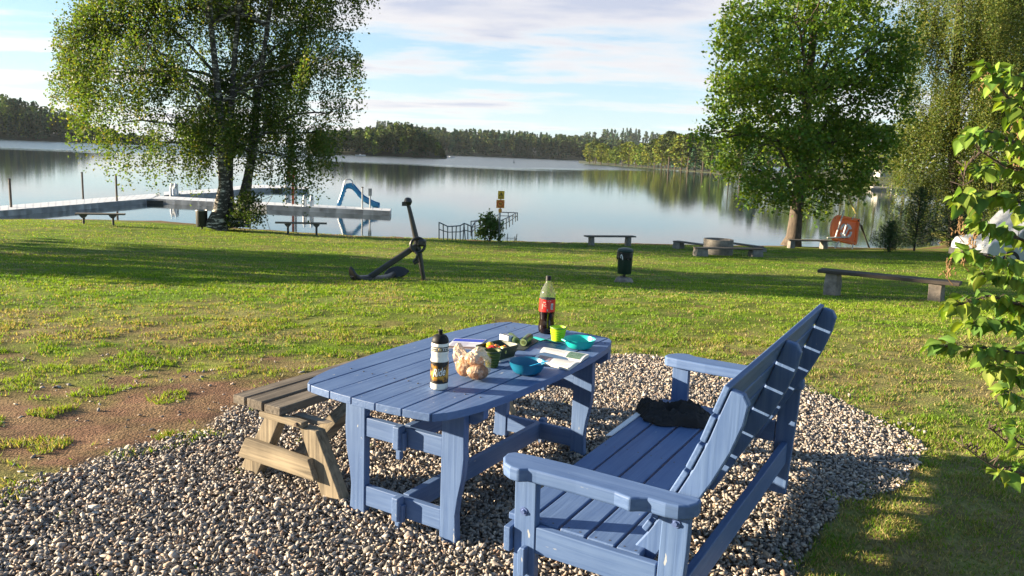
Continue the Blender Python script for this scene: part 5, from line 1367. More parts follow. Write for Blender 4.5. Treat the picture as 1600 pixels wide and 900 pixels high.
for yn, sgn in ((-.536, 1), (1.36, -1)):
    f = lambda a, b: (yn + sgn * a, yn + sgn * b) if sgn > 0 else (yn + sgn * b, yn + sgn * a)
    q4(MB(), [(-1.243, -.03), (-1.095, -.03), (-.895, .366), (-1.010, .366)], *f(.012, .085)).build('leg', bare(2), t, bevel=.005)
    q4(MB(), [(-.555, -.03), (-.405, -.03), (-.612, .366), (-.735, .366)], *f(.012, .085)).build('leg', bare(2), t, bevel=.005)
    q4(MB(), [(-1.043, .366), (-1.040, .398), (-.86, .402), (-.794, .4035), (-.706, .400), (-.706, .366)], *f(.0, .05)).build('gusset', bare(0), t, bevel=.004)
    q4(MB(), [(-1.195, .102), (-1.127, .228), (-.632, .214), (-.583, .100)], *f(-.028, .010)).build('cross_rail', bare(0), t, bevel=.005)
    q4(MB(), [(-.90, .366), (-.705, .366), (-.60, .30), (-.58, .402), (-.86, .402)][:2] + [(-.60, .395), (-.86, .395)], *f(.09, .14)).build('bearer', greyw(0), t, bevel=.004)
MB().bar((-.83 + xo, -.42, .14), (-.83 + xo, .1, .39), .09, .06).build('brace', bare(1), t)
MB().bar((-.83 + xo, 1.25, .14), (-.83 + xo, .73, .39), .09, .06).build('brace', bare(1), t)
mb = MB()
for x, z in ((-.735, .383), (-1.03, .38)): mb.lathe([(0, -.02), (.011, -.02), (.011, .008), (0, .012)], 10)
mb = MB(); mb.tube([(-.74 + xo, -.536, .385), (-.74 + xo, -.550, .385)], [.013, .009], 10); mb.build('bolt_head', mat('rusty_bolt', (.12, .09, .07), .7, .3, 30, metal=.4), t)
# ------------------------------------------------------------------ things on the table
def tbl(name, label, cat, x, y, rot=0.0, z=TT + .002, group=None):
    M = TM @ Matrix.Translation((x, y, z)) @ Matrix.Rotation(rot, 4, 'Z')
    return thing(name, label, cat, matrix=M, group=group)
# table coordinates: x across, y along (origin at the middle)
# --- sports bottle
BW = mat('bottle_white', (.80, .76, .66), .38, .05, 10); BK = mat('bottle_black', (.010, .010, .011), .55, .1, 10, spec=.25); OCH = None
def print_mat():
    mt, nt, b = nodes_of('bottle_print'); N = nt.nodes.new; L = nt.links.new
    tc = N('ShaderNodeTexCoord'); n = N('ShaderNodeTexNoise'); n.inputs['Scale'].default_value = 38; n.inputs['Detail'].default_value = 4
    L(tc.outputs['Object'], n.inputs['Vector'])
    sp_ = N('ShaderNodeSeparateXYZ'); L(tc.outputs['Object'], sp_.inputs[0])
    a = N('ShaderNodeMapRange'); a.inputs['From Min'].default_value = .035; a.inputs['From Max'].default_value = .142; L(sp_.outputs[2], a.inputs['Value'])
    v = N('ShaderNodeMath'); v.operation = 'SUBTRACT'; v.inputs[1].default_value = .45; L(a.outputs[0], v.inputs[0])
    ab = N('ShaderNodeMath'); ab.operation = 'ABSOLUTE'; L(v.outputs[0], ab.inputs[0])
    ad = N('ShaderNodeMath'); ad.operation = 'MULTIPLY_ADD'; ad.inputs[1].default_value = .9; L(ab.outputs[0], ad.inputs[0]); L(n.outputs['Fac'], ad.inputs[2])
    rp_ = N('ShaderNodeValToRGB'); e = rp_.color_ramp.elements; e[0].position = .55; e[0].color = (.62, .32, .035, 1); e[1].position = .80; e[1].color = (.012, .010, .008, 1)
    q = rp_.color_ramp.elements.new(.68); q.color = (.34, .15, .012, 1); L(ad.outputs[0], rp_.inputs[0]); L(rp_.outputs[0], b.inputs['Base Color']); b.inputs['Roughness'].default_value = .4
    return mt
toCam = math.atan2(-TC.y, -TC.x) - math.pi / 2 + TA - 0     # unused fine turn
p = tl(686, 607.2); R = .0435
t = tbl('sports_bottle', 'white sports bottle with black cap and orange lettered print', 'bottle', p.x, p.y)
M = t.matrix_world.copy(); d = EYEP - M.translation; t.matrix_world = Matrix.Translation(M.translation) @ Matrix.Rotation(math.atan2(d.y, d.x) + math.pi / 2, 4, 'Z')   # printed side (-y) faces the viewer
mb = MB(); mb.lathe([(0, 0), (.036, 0), (.041, .004), (R, .012), (R, .142), (.0432, .150), (.040, .160), (.0402, .170), (.042, .178), (R - .001, .186), (R - .001, .222), (.041, .229), (.039, .234)], 40)
mb.build('body', BW, t, smooth=True)
mb = MB(); mb.lathe([(R + .0006, .034), (R + .0006, .141)], 40); mb.build('print', print_mat(), t, smooth=True)
mb = MB()
for z0, z1 in ((.192, .1965), (.2105, .2155)): mb.lathe([(R - .0003, z0), (R - .0003, z1)], 40)
mb.build('band', BK, t, smooth=True)
def wrap(v, f, R_, zc, name, m_, parent, ang0=0.0):
    vv = [(R_ * math.sin(x / R_ + ang0), -R_ * math.cos(x / R_ + ang0), zc + y) for x, y, z in v]; mb = MB(); mb.add(vv, f); return mb.build(name, m_, parent, fix=False)
v, f = text_mesh('Ride', .054, .25, 0, .0012); wrap([(x * .66 - .003, y + x * .10, z) for x, y, z in v], f, R + .0014, .090, 'lettering', BW, t)
v, f = text_mesh('Ride', .054, .25, 0, .0040); wrap([(x * .66 - .002, y + x * .10 - .001, z) for x, y, z in v], f, R + .0010, .090, 'lettering_shadow', BK, t)
mb = MB()
for a in np.linspace(-1.0, 1.0, 9):
    if abs(a) < .2: continue
    q = [(R * math.sin(a + s_), -R * math.cos(a + s_), z) for s_, z in ((-.075, .1985), (.075, .1985), (.075, .2080), (-.075, .2080))]; mb.add(q, [(0, 1, 2, 3)])
mb.build('band_marks', BK, t, fix=False)
mb = MB(); mb.torus((0, -R - .0002, .2035), .0065, .0018, (0, 1, 0), 16, 6); mb.build('emblem', mat('emblem_gold', (.6, .42, .16), .4), t)
mb = MB(); mb.lathe([(.0405, .231), (.0415, .234), (.0415, .242), (.039, .252), (.030, .266), (.020, .2705), (.011, .272), (.0105, .286), (.0125, .289), (.0118, .294), (0, .296)], 32); mb.build('cap', BK, t, smooth=True)

# --- cola bottle
COLA = mat('cola', (.010, .004, .003), .12, .1, 4, spec=.6)
LABELR = mat('label_red', (.68, .018, .014), .38, .08, 6)
def clear_mat():
    if 'clear_plastic' in MATS: return MATS['clear_plastic']
    mt, nt, b = nodes_of('clear_plastic'); b.inputs['Base Color'].default_value = (.86, .93, .90, 1); b.inputs['Roughness'].default_value = .10
    b.inputs['Transmission Weight'].default_value = .92; b.inputs['IOR'].default_value = 1.12
    MATS['clear_plastic'] = mt; return mt
p = tl(853, 520)
t = tbl('cola_bottle', 'large plastic cola bottle, half empty, with a red label and black cap', 'bottle', p.x, p.y)
M = t.matrix_world.copy(); d = EYEP - M.translation; t.matrix_world = Matrix.Translation(M.translation) @ Matrix.Rotation(math.atan2(d.y, d.x) + math.pi / 2, 4, 'Z')
k = 1.10
sc = lambda pr: [(r_ * k, z_ * k) for r_, z_ in pr]
mb = MB(); mb.lathe(sc([(0, .004), (.036, 0), (.046, .012), (.0485, .035), (.0475, .055), (.044, .075), (.0430, .092), (.0455, .112), (.0475, .125), (.0475, .199), (.0465, .203), (0, .203)]), 36); mb.build('cola', COLA, t, smooth=True)
mb = MB(); mb.lathe(sc([(.0480, .132), (.0480, .206)]), 36); mb.build('label', LABELR, t, smooth=True)
mb = MB()
for x, z, w, h in ((-.018, .188, .016, .005), (-.016, .178, .02, .003), (-.019, .171, .014, .003), (-.014, .164, .018, .003), (.002, .138, .008, .012), (-.03, .150, .004, .03), (.012, .197, .02, .003)):
    a0 = x / .048; q = [(.0488 * k * math.sin(a0 + s_ * w / .048), -.0488 * k * math.cos(a0 + s_ * w / .048), (z + e) * k) for s_, e in ((-.5, 0), (.5, 0), (.5, h), (-.5, h))]; mb.add(q, [(0, 1, 2, 3)])
mb.build('label_text', mat('label_cream', (.6, .45, .38), .5), t, fix=False)
mb = MB()
def cyl_patch(mb, x, z, w, h, R_):
    q = [(R_ * k * math.sin((x + s_ * w) / .048), -R_ * k * math.cos((x + s_ * w) / .048), (z + e) * k) for s_, e in ((-.5, 0), (.5, 0), (.5, h), (-.5, h))]; mb.add(q, [(0, 1, 2, 3)])
cyl_patch(mb, .030, .148, .016, .036, .0489); mb.build('barcode', WHITE, t, fix=False)
mb = MB()
for i in range(9): cyl_patch(mb, .030, .150 + i * .0035, .013, (.0012, .002)[i % 2], .0494)
mb.build('barcode_bars', BK, t, fix=False)
mb = MB(); mb.lathe(sc([(.0478, .206), (.0475, .216), (.0440, .240), (.034, .268), (.022, .292), (.0155, .304), (.0145, .312), (.0145, .322)]), 36); o = mb.build('neck', clear_mat(), t, smooth=True)
mb = MB(); mb.lathe(sc([(.0168, .315), (.0170, .318), (.0158, .320), (.0162, .338), (.0150, .342), (0, .3425)]), 24); mb.build('cap', BK, t, smooth=True)

# --- folding cups
def cup(name, label, px, py, r0, r1, h, col, rim, tag_col):
    p = tl(px, py); t = tbl(name, label, 'cup', p.x, p.y)
    m_ = mat('silicone_cup_%d' % tag_col, col, .5, .08, 12); n = 5; pr = [(0, 0), (r0, 0)]
    for i in range(n):
        z0 = h * .82 * i / n; ra = r0 + (r1 - r0) * i / n; rb = r0 + (r1 - r0) * (i + .8) / n
        pr += [(ra + .003, z0 + .002), (rb + .003, z0 + h * .82 / n * .8), (rb - .001, z0 + h * .82 / n * .92)]
    pr += [(r1, h * .84), (r1 + .002, h), (r1 - .003, h), (r1 - .005, h * .8), (r0 - .002, .006), (0, .005)]
    mb = MB(); mb.lathe(pr, 36); mb.build('cup_body', m_, t, smooth=True)
    mb = MB(); mb.torus((0, 0, h * .97), r1 + .001, .0045, (0, 0, 1), 36, 8); mb.build('rim', mat('silicone_rim_%d' % tag_col, rim, .5, .08, 12), t, smooth=True)
cup('folding_cup', 'olive green folding cup in front of the dark green food box', 768.5, 573.5, .030, .046, .092, (.075, .105, .018), (.030, .050, .016), 0)
cup('folding_cup', 'bright lime green folding cup at the foot of the cola bottle', 871.5, 532.5, .036, .048, .088, (.42, .62, .015), (.10, .22, .03), 1)

# --- bowls
def bowl(name, label, px, py, R_, h, col, handle, slot):
    p = tl(px, py); t = tbl(name, label, 'bowl', p.x, p.y)
    m_ = mat('plastic_%s' % slot, col, .32, .06, 8)
    mb = MB(); mb.lathe([(0, .001), (R_ * .62, 0), (R_ * .78, h * .18), (R_ * .93, h * .6), (R_, h), (R_ * 1.02, h + .002), (R_ * .97, h), (R_ * .90, h * .6), (R_ * .74, h * .2), (R_ * .58, .006), (0, .006)], 40); mb.build('bowl_body', m_, t, smooth=True)
    if handle is not None:
        c, s_ = math.cos(handle), math.sin(handle); mb = MB()
        mb.tube([(c * R_ * .98 - s_ * .02, s_ * R_ * .98 + c * .02, h), (c * (R_ + .028) - s_ * .016, s_ * (R_ + .028) + c * .016, h + .001), (c * (R_ + .028) + s_ * .016, s_ * (R_ + .028) - c * .016, h + .001), (c * R_ * .98 + s_ * .02, s_ * R_ * .98 - c * .02, h)], .006, 8)
        mb.build('handle', m_, t, smooth=True)
    return t
t = bowl('camping_bowl', 'dark blue camping bowl holding a blue spoon near the table edge', 823, 583, .096, .062, (.004, .135, .24), None, 'blue_bowl')
mt_ = mat('plastic_light_blue', (.012, .25, .50), .3, .06, 8)
p = tl(823, 583)
t = tbl('camping_spoon', 'light blue plastic spoon lying in the dark blue bowl', 'spoon', p.x, p.y, math.radians(24), TT + .02)
mb = MB(); n = 12; vs = []; fs = []
prof = [(-.075, .016, .0), (-.065, .019, -.001), (-.045, .017, .001), (-.03, .008, .004), (.0, .0055, .014), (.05, .006, .032), (.085, .008, .046), (.105, .009, .052), (.112, .005, .054)]
for x, w, z in prof: vs += [(x, -w, z + .002), (x, 0, z - (.006 if x < -.02 else 0)), (x, w, z + .002), (x, 0, z - (.006 if x < -.02 else 0) - .003)]
for i in range(len(prof) - 1):
    for k in range(4): fs.append((i * 4 + k, i * 4 + (k + 1) % 4, (i + 1) * 4 + (k + 1) % 4, (i + 1) * 4 + k))
mb.add(vs, fs); mb.build('spoon_body', mt_, t, smooth=True)
bowl('camping_bowl', 'bright turquoise camping bowl at the far corner of the table', 905, 544, .094, .058, (.012, .46, .40), math.radians(-115), 'turquoise_bowl')
# --- turquoise bendy board by the bottle
def sheet_from(pxs, z, th, name, m_, label, cat, curve=None):
    q = [tl(x, y, TT) for x, y in pxs]; c = sum(q, Vector((0, 0, 0))) / len(q)
    t = tbl(name, label, cat, c.x, c.y); q = [p - c for p in q]
    mb = MB(); n = 10; vs = []; fs = []
    for i in range(n + 1):
        s_ = i / n; a = q[0].lerp(q[1], s_); b = q[3].lerp(q[2], s_); zz = z + (curve(s_) if curve else 0)
        vs += [(a.x, a.y, zz), (b.x, b.y, zz + (curve(s_) * .3 if curve else 0)), (b.x, b.y, zz + th), (a.x, a.y, zz + th)]
    for i in range(n):
        for k in range(4): fs.append((i * 4 + k, i * 4 + (k + 1) % 4, (i + 1) * 4 + (k + 1) % 4, (i + 1) * 4 + k))
    fs += [(3, 2, 1, 0), tuple(n * 4 + k for k in range(4))]
    mb.add(vs, fs); mb.build(name + '_sheet', m_, t, smooth=False); return t, q
sheet_from([(829, 528.5), (866, 534.5), (885, 539.0), (845, 533)], .001, .003, 'bendy_board', mat('plastic_turq2', (.01, .33, .30), .4, .06, 8), 'thin turquoise plastic chopping mat between the cucumber and the lime cup', 'chopping mat', lambda s_: .012 * abs(math.sin(s_ * 6.28)) * (1 - s_))
# --- chopping board with cucumber
sheet_from([(801.5, 547), (819, 548.5), (841, 534.5), (825, 525)], 0, .006, 'chopping_board', mat('board_dark', (.035, .045, .042), .6, .15, 12), 'dark grey green chopping board under the cucumber', 'chopping board')
CUC = mat('cucumber_skin', (.022, .048, .012), .4, .6, 26, col2=(.075, .12, .035), stretch=(1, 1, .25)); CUF = mat('cucumber_flesh', (.33, .42, .17), .4, .25, 30)
def cuke(label, pa, pb, R_, cutend=True):
    a, b = pa, pb; d = b - a; Ls = d.length
    M = TM @ Matrix.Translation(a + Vector((0, 0, R_))) @ d.to_track_quat('Z', 'Y').to_matrix().to_4x4()
    t = thing('cucumber', label, 'cucumber', matrix=M)
    mb = MB(); mb.lathe([(0, 0.001), (R_ * .97, 0), (R_, .002), (R_ * 1.02, Ls * .5), (R_ * .97, Ls * .85), (R_ * .6, Ls), (0, Ls * 1.03)] if cutend else [(R_ * .5, -.004), (R_ * .9, .01), (R_, Ls * .5), (R_, Ls), (0, Ls)], 24); mb.build('skin', CUC, t, smooth=True)
    mb = MB(); z_ = -.0015 if cutend else Ls + .0015; mb.lathe([(0, z_), (R_ * .86, z_), (R_ * .88, z_ + (.003 if cutend else -.003))], 24); f_ = mb.build('flesh', CUF, t)
    mb = MB(); z2 = z_ + (-.001 if cutend else .001); mb.lathe([(0, z2), (R_ * .5, z2)], 16); mb.build('seeds', mat('cucumber_seed', (.24, .30, .10), .4, .3, 60), f_)
a = tl(817.3, 543.2); b = tl(829, 532.8); a.z = b.z = TT + .008; cuke('large cut cucumber piece showing its pale cut face on the board', a, b, .024)
a = tl(797, 530); b = tl(807, 539.5); a.z = b.z = TT + .004; cuke('dark rounded cucumber end behind the food box', a, b, .022, False)
# --- white patterned pack
p = tl(791, 535); t = tbl('food_pack', 'small white carton with dark marks behind the food box', 'carton', p.x, p.y, math.radians(-18))
MB().box(-.042, .042, -.022, .022, 0, .046).build('carton_body', WHITE, t, bevel=.004)
mb = MB()
for x in (-.030, -.010, .012, .031): mb.box(x - .006, x + .006, -.016, .014, .0461, .0468)
mb.build('printed_marks', mat('print_grey', (.07, .08, .10), .5), t)
# --- food box
q = [tl(x, y, TT + .072) for x, y in ((745.5, 542), (780, 549.5), (805.5, 537.5), (778.5, 530.5))]
c = sum(q, Vector((0, 0, 0))) / 4; ex = (q[1] - q[0] + q[2] - q[3]) / 2; ang = math.atan2(ex.y, ex.x); Lx = ex.length / 2 + .004; Ly = ((q[3] - q[0]).length + (q[2] - q[1]).length) / 4
t = tbl('food_box', 'dark green folding food box filled with cut peppers', 'food box', c.x, c.y, ang)
DG = mat('silicone_dark_green', (.020, .038, .014), .5, .15, 10)
def rrect(lx, ly, r_, n=5):
    pts = []
    for cx_, cy_, a0 in ((lx - r_, ly - r_, 0), (-lx + r_, ly - r_, 90), (-lx + r_, -ly + r_, 180), (lx - r_, -ly + r_, 270)):
        for i in range(n): a = math.radians(a0 + 90 * i / (n - 1)); pts.append((cx_ + r_ * math.cos(a), cy_ + r_ * math.sin(a)))
    return pts
def stack_rr(mb, rings):
    n = 20; vs = []; fs = []
    for lx, ly, z_ in rings: vs += [(x, y, z_) for x, y in rrect(lx, ly, .022)]
    for i in range(len(rings) - 1):
        for k in range(n): fs.append((i * n + k, i * n + (k + 1) % n, (i + 1) * n + (k + 1) % n, (i + 1) * n + k))
    fs += [tuple(range(n - 1, -1, -1)), tuple((len(rings) - 1) * n + k for k in range(n))]
    return mb.add(vs, fs)
mb = stack_rr(MB(), [(Lx * .84, Ly * .80, .006), (Lx * .88, Ly * .85, .030), (Lx * .93, Ly * .91, .034), (Lx * .95, Ly * .94, .058), (Lx, Ly, .060), (Lx * 1.01, Ly * 1.01, .074), (Lx * .95, Ly * .93, .074), (Lx * .90, Ly * .88, .058), (Lx * .80, Ly * .77, .018)]); mb.build('box_body', DG, t, smooth=True)
mb = stack_rr(MB(), [(Lx * .98, Ly * .86, 0), (Lx * .98, Ly * .86, .006)]); o = mb.build('lid_underneath', WHITE, t); o.location = (Lx * .10, -Ly * .10, -.0005)
r = random.Random(9)
PEP = {'yellow': (.75, .42, .01), 'red': (.55, .035, .015), 'orange': (.70, .20, .01), 'pale': (.6, .55, .12)}
tagc = [('yellow', -.62, -.1, 'big yellow pepper piece'), ('yellow', -.40, .25, ''), ('yellow', -.42, -.35, ''), ('orange', -.2, .0, ''), ('red', .0, -.35, ''), ('red', .12, .05, ''), ('pale', .3, -.25, ''), ('yellow', .35, .15, ''), ('red', -.12, -.5, ''), ('pale', .55, -.05, ''), ('orange', .2, .4, '')]
labs = ['fat yellow pepper strip highest in the food box', 'yellow pepper strip at the back left of the food box', 'yellow pepper strip at the front left of the food box', 'orange pepper strip in the middle of the food box', 'red pepper strip at the front of the food box', 'red pepper strip in the centre of the food box', 'pale pepper strip at the front right of the food box', 'yellow pepper strip right of the red ones in the food box', 'red pepper strip against the front wall of the food box', 'pale pepper strip at the right end of the food box', 'orange pepper strip at the back of the food box']
for (nm, fx, fy, _), lab in zip(tagc, labs):
    M = t.matrix_world @ Matrix.Translation((fx * Lx, fy * Ly, .052 + (.018 if nm == 'yellow' and fx < -.5 else r.uniform(0, .012)))) @ Matrix.Rotation(r.uniform(-.5, .9), 4, 'Z') @ Matrix.Rotation(r.uniform(-.25, .25), 4, 'Y')
    mb = MB(); n = 9; vs = []; fs = []; Ls = r.uniform(.055, .075); w = r.uniform(.014, .019)
    for i in range(n):
        s_ = i / (n - 1) * 2 - 1; ww = w * (1 - s_ ** 4 * .75); zz = -.012 * s_ * s_
        for k in range(8): a = 2 * math.pi * k / 8; vs.append((s_ * Ls / 2, ww * math.cos(a), zz + .007 * math.sin(a) + .008 * math.sin(a) * (1 - s_ * s_)))
    for i in range(n - 1):
        for k in range(8): fs.append((i * 8 + k, i * 8 + (k + 1) % 8, (i + 1) * 8 + (k + 1) % 8, (i + 1) * 8 + k))
    fs += [tuple(range(7, -1, -1)), tuple((n - 1) * 8 + k for k in range(8))]
    mb.add(vs, fs); o = mb.build('pepper_strip', mat('pepper_' + nm, PEP[nm], .28, .15, 30), smooth=True); o.matrix_world = M; tag(o, lab, 'pepper', 'cut peppers in the food box')
# --- leaflet
t, q = sheet_from([(711, 529.5), (760, 531.5), (741, 547), (694, 544.5)], 0, .0015, 'leaflet', mat('paper_white', (.72, .72, .74), .6, .05, 10), 'printed leaflet with a blue band lying left of the food box', 'leaflet')
def quad_on(q, a0, a1, b0, b1, z_, name, m_, parent):
    def P_(a, b): p = q[0].lerp(q[1], a).lerp(q[3].lerp(q[2], a), b); return (p.x, p.y, z_)
    return MB().add([P_(a0, b0), P_(a1, b0), P_(a1, b1), P_(a0, b1)], [(0, 1, 2, 3)]).build(name, m_, parent)
quad_on(q, .02, .98, .03, .30, .0022, 'blue_band', mat('print_blue', (.02, .05, .45), .5, .2, 40), t)
quad_on(q, .05, .95, .78, .97, .0022, 'brown_picture', mat('print_brown', (.16, .09, .06), .5, .5, 40), t)
for i, b in enumerate(np.linspace(.38, .70, 6)): quad_on(q, .06, .6 + .3 * (i % 2), b, b + .025, .0024, 'printed_line', mat('print_lilac', (.38, .36, .52), .5, .2, 30), t)
# --- open book
q = [tl(x, y) for x, y in ((833, 567), (889, 580), (920, 558.5), (849, 547))]
c = sum(q, Vector((0, 0, 0))) / 4; t = tbl('open_book', 'open paperback book with colour photographs at the table edge', 'book', c.x, c.y); q = [p - c for p in q]
PAGE = mat('book_page', (.74, .73, .70), .7, .04, 20); PEDGE = mat('page_edges', (.60, .58, .54), .8, .2, 90, stretch=(1, 1, 30))
def pg(a, b): return q[0].lerp(q[1], a).lerp(q[3].lerp(q[2], a), b)
def hgt(b): 
    d = abs(b - .55); side = .45 if b > .55 else .55
    s_ = d / side; return .004 + .024 * math.sin(min(1, s_ * 1.25) * math.pi * .55) * (1 - .45 * s_)
mb = MB(); n = 24; vs = []; fs = []; mi = []
for i in range(n + 1):
    b = i / n
    for a in (0, 1):
        p = pg(a, b); vs += [(p.x, p.y, 0.0005), (p.x, p.y, hgt(b))]
for i in range(n):
    o = i * 4; fs += [(o + 1, o + 3, o + 7, o + 5), (o, o + 4, o + 6, o + 2), (o, o + 1, o + 5, o + 4), (o + 2, o + 6, o + 7, o + 3)]; mi += [0, 1, 1, 1]
fs += [(0, 2, 3, 1), (n * 4, n * 4 + 1, n * 4 + 3, n * 4 + 2)]; mi += [1, 1]
mb.v = vs; mb.f = fs; mb.mi = mi; mb.build('pages', [PAGE, PEDGE], t)
def page_patch(a0, a1, b0, b1, name, m_):
    mb = MB(); n = 8; vs = []; fs = []
    for i in range(n + 1):
        b = b0 + (b1 - b0) * i / n
        for a in (a0, a1): p = pg(a, b); vs.append((p.x, p.y, hgt(b) + .0009))
    for i in range(n): fs.append((i * 2, i * 2 + 1, i * 2 + 3, i * 2 + 2))
    mb.add(vs, fs); return mb.build(name, m_, t)
page_patch(.08, .42, .06, .40, 'picture', mat('picture_town', (.10, .05, .06), .5, .3, 120, col2=(.45, .35, .38)))
page_patch(.62, .95, .62, .96, 'picture', mat('picture_trees', (.03, .09, .05), .5, .3, 120, col2=(.2, .3, .22)))
for i in range(7): page_patch(.48, .92 - .1 * (i % 3 == 2), .06 + i * .055, .075 + i * .055, 'text_line', mat('print_grey2', (.38, .38, .38), .6))
for i in range(6): page_patch(.08, .55 - .1 * (i % 3 == 1), .64 + i * .05, .655 + i * .05, 'text_line', mat('print_grey2', (.38, .38, .38), .6))
# --- bag of bread rolls
def crumple(name, m_, parent, lumps, seed, amp, freq, sub=5, flat=None):
    """one closed skin over a few lumps: an icosphere pulled onto their union and creased"""
    import bmesh
    bm = bmesh.new(); bmesh.ops.create_icosphere(bm, subdivisions=sub, radius=1.0)
    P = np.array([tuple(v.co) for v in bm.verts]); c0 = np.mean([l[0] for l in lumps], axis=0)
    best = np.zeros(len(P))
    for c, r_ in lumps:
        d = np.array(c) - c0; b = P @ d; r_ = np.array(r_); inv = P / r_; dd = d / r_
        A = (inv ** 2).sum(1); B = (inv * dd).sum(1); Cc = (dd ** 2).sum() - 1; D = B * B - A * Cc
        tt = np.where(D > 0, (B + np.sqrt(np.maximum(D, 0))) / A, 0); best = np.maximum(best, tt)
    best = np.maximum(best, .01)
    def n3(f, s_): return (fbm(P[:, 0] * f + 10, P[:, 1] * f + 20, s_, 2) + fbm(P[:, 1] * f + 30, P[:, 2] * f + 5, s_ + 3, 2) + fbm(P[:, 2] * f + 7, P[:, 0] * f + 40, s_ + 6, 2)) / 3
    n1 = n3(freq, seed); n2 = n3(freq * 2.3, seed + 11); n4 = n3(freq * 5.0, seed + 23)
    cre = (.16 - np.abs(n1 - .5) * 3.0) + (.10 - np.abs(n2 - .5) * 2.2) * .7 + (.07 - np.abs(n4 - .5) * 1.6) * .35
    Q = c0 + P * (best * (1 + amp * cre))[:, None]
    if flat is not None: Q[:, 2] = np.maximum(Q[:, 2], flat)
    for v, q_ in zip(bm.verts, Q): v.co = q_
    me = bpy.data.meshes.new(name); bm.to_mesh(me); bm.free(); me.materials.append(m_)
    me.polygons.foreach_set('use_smooth', [True] * len(me.polygons))
    o = bpy.data.objects.new(name, me); COL.objects.link(o); o.parent = parent
    return o, Q
p = tl(737, 594)
t = tbl('bread_bag', 'crumpled translucent bag of brown bread rolls beside the sports bottle', 'bag', p.x, p.y)
M = t.matrix_world.copy(); t.matrix_world = Matrix.Translation(M.translation) @ Matrix.Scale(.88, 4)       # x to the right, y away
def bag_mat():
    mt, nt, b = nodes_of('bread_bag_film'); N = nt.nodes.new; L = nt.links.new
    b.inputs['Base Color'].default_value = (.80, .62, .44, 1); b.inputs['Roughness'].default_value = .2; b.inputs['Specular IOR Level'].default_value = .7
    tr = N('ShaderNodeBsdfTransparent'); tr.inputs['Color'].default_value = (1, .95, .88, 1)
    at_ = N('ShaderNodeAttribute'); at_.attribute_name = 'Col'
    ms = N('ShaderNodeMixShader'); L(at_.outputs['Fac'], ms.inputs[0])
    L(tr.outputs[0], ms.inputs[1]); L(b.outputs[0], ms.inputs[2]); L(ms.outputs[0], nt.nodes['Material Output'].inputs['Surface'])
    tc = N('ShaderNodeTexCoord'); dn = N('ShaderNodeTexNoise'); dn.inputs['Scale'].default_value = 14; L(tc.outputs['Object'], dn.inputs['Vector'])
    dm = N('ShaderNodeVectorMath'); dm.operation = 'MULTIPLY_ADD'; dm.inputs[1].default_value = (.05, .05, .05); L(dn.outputs['Color'], dm.inputs[0]); L(tc.outputs['Object'], dm.inputs[2])
    n = N('ShaderNodeTexVoronoi'); n.feature = 'DISTANCE_TO_EDGE'; n.inputs['Scale'].default_value = 26; L(dm.outputs[0], n.inputs['Vector'])
    bp = N('ShaderNodeBump'); bp.inputs['Strength'].default_value = 1.0; bp.inputs['Distance'].default_value = .012; L(n.outputs['Distance'], bp.inputs['Height']); L(bp.outputs[0], b.inputs['Normal'])
    return mt
lumps = [((.035, .0, .050), (.068, .06, .052)), ((-.045, .045, .070), (.055, .055, .070)), ((.010, .03, .095), (.070, .055, .070)), ((-.085, .06, .135), (.034, .026, .070)), ((.035, .03, .140), (.048, .034, .052)), ((.070, .035, .085), (.045, .045, .06))]
o, Q = crumple('bag_skin', bag_mat(), t, lumps, 77, .12, 2.6, 6, .0)
# the film is milky where it is bunched up, clearer where it lies tight on the rolls
nz = fbm(Q[:, 0] * 38, Q[:, 2] * 38 + Q[:, 1] * 26, 5, 3); f_ = np.clip(.24 + np.clip((Q[:, 2] - .100) / .05, 0, 1) * .42 + (nz - .5) * .9, .10, .85)
a_ = o.data.color_attributes.new('Col', 'FLOAT_COLOR', 'POINT'); cc = np.ones((len(Q), 4), np.float32); cc[:, :3] = f_[:, None]; a_.data.foreach_set('color', cc.ravel())
CRUST = mat('bread_crust', (.30, .125, .045), .7, .5, 28, bump=.5, col2=(.52, .27, .11))
DCRUST = mat('dark_crust', (.15, .065, .030), .75, .5, 28, bump=.6, col2=(.30, .14, .07))
bw = t.matrix_world.translation
for (c_, r_, m_, lab) in (((.034, .0, .050), (.060, .052, .046), DCRUST, 'dark brown bread roll at the lower right inside the bag'), ((-.045, .045, .064), (.048, .046, .058), CRUST, 'golden brown bread roll at the left inside the bag'), ((.012, .036, .097), (.054, .042, .042), CRUST, 'brown bread roll lying on top inside the bag')):
    mb = MB(); mb.lathe([(0, -1), (.55, -.86), (.88, -.48), (1, 0), (.92, .42), (.62, .80), (.28, .97), (0, 1)], 24)
    mb.v = [(x * r_[0] * (1 + .06 * math.sin(3 * y + 2)), y * r_[1] * (1 + .05 * math.sin(4 * x)), z * r_[2]) for x, y, z in mb.v]
    mb.v = [(x * .88, y * .88, z * .88) for x, y, z in mb.v]; c_ = tuple(q_ * .88 for q_ in c_)
    o = mb.build('bread_roll', m_, smooth=True); o.location = bw + Vector(c_); tag(o, lab, 'bread roll', 'bread rolls in the bag')

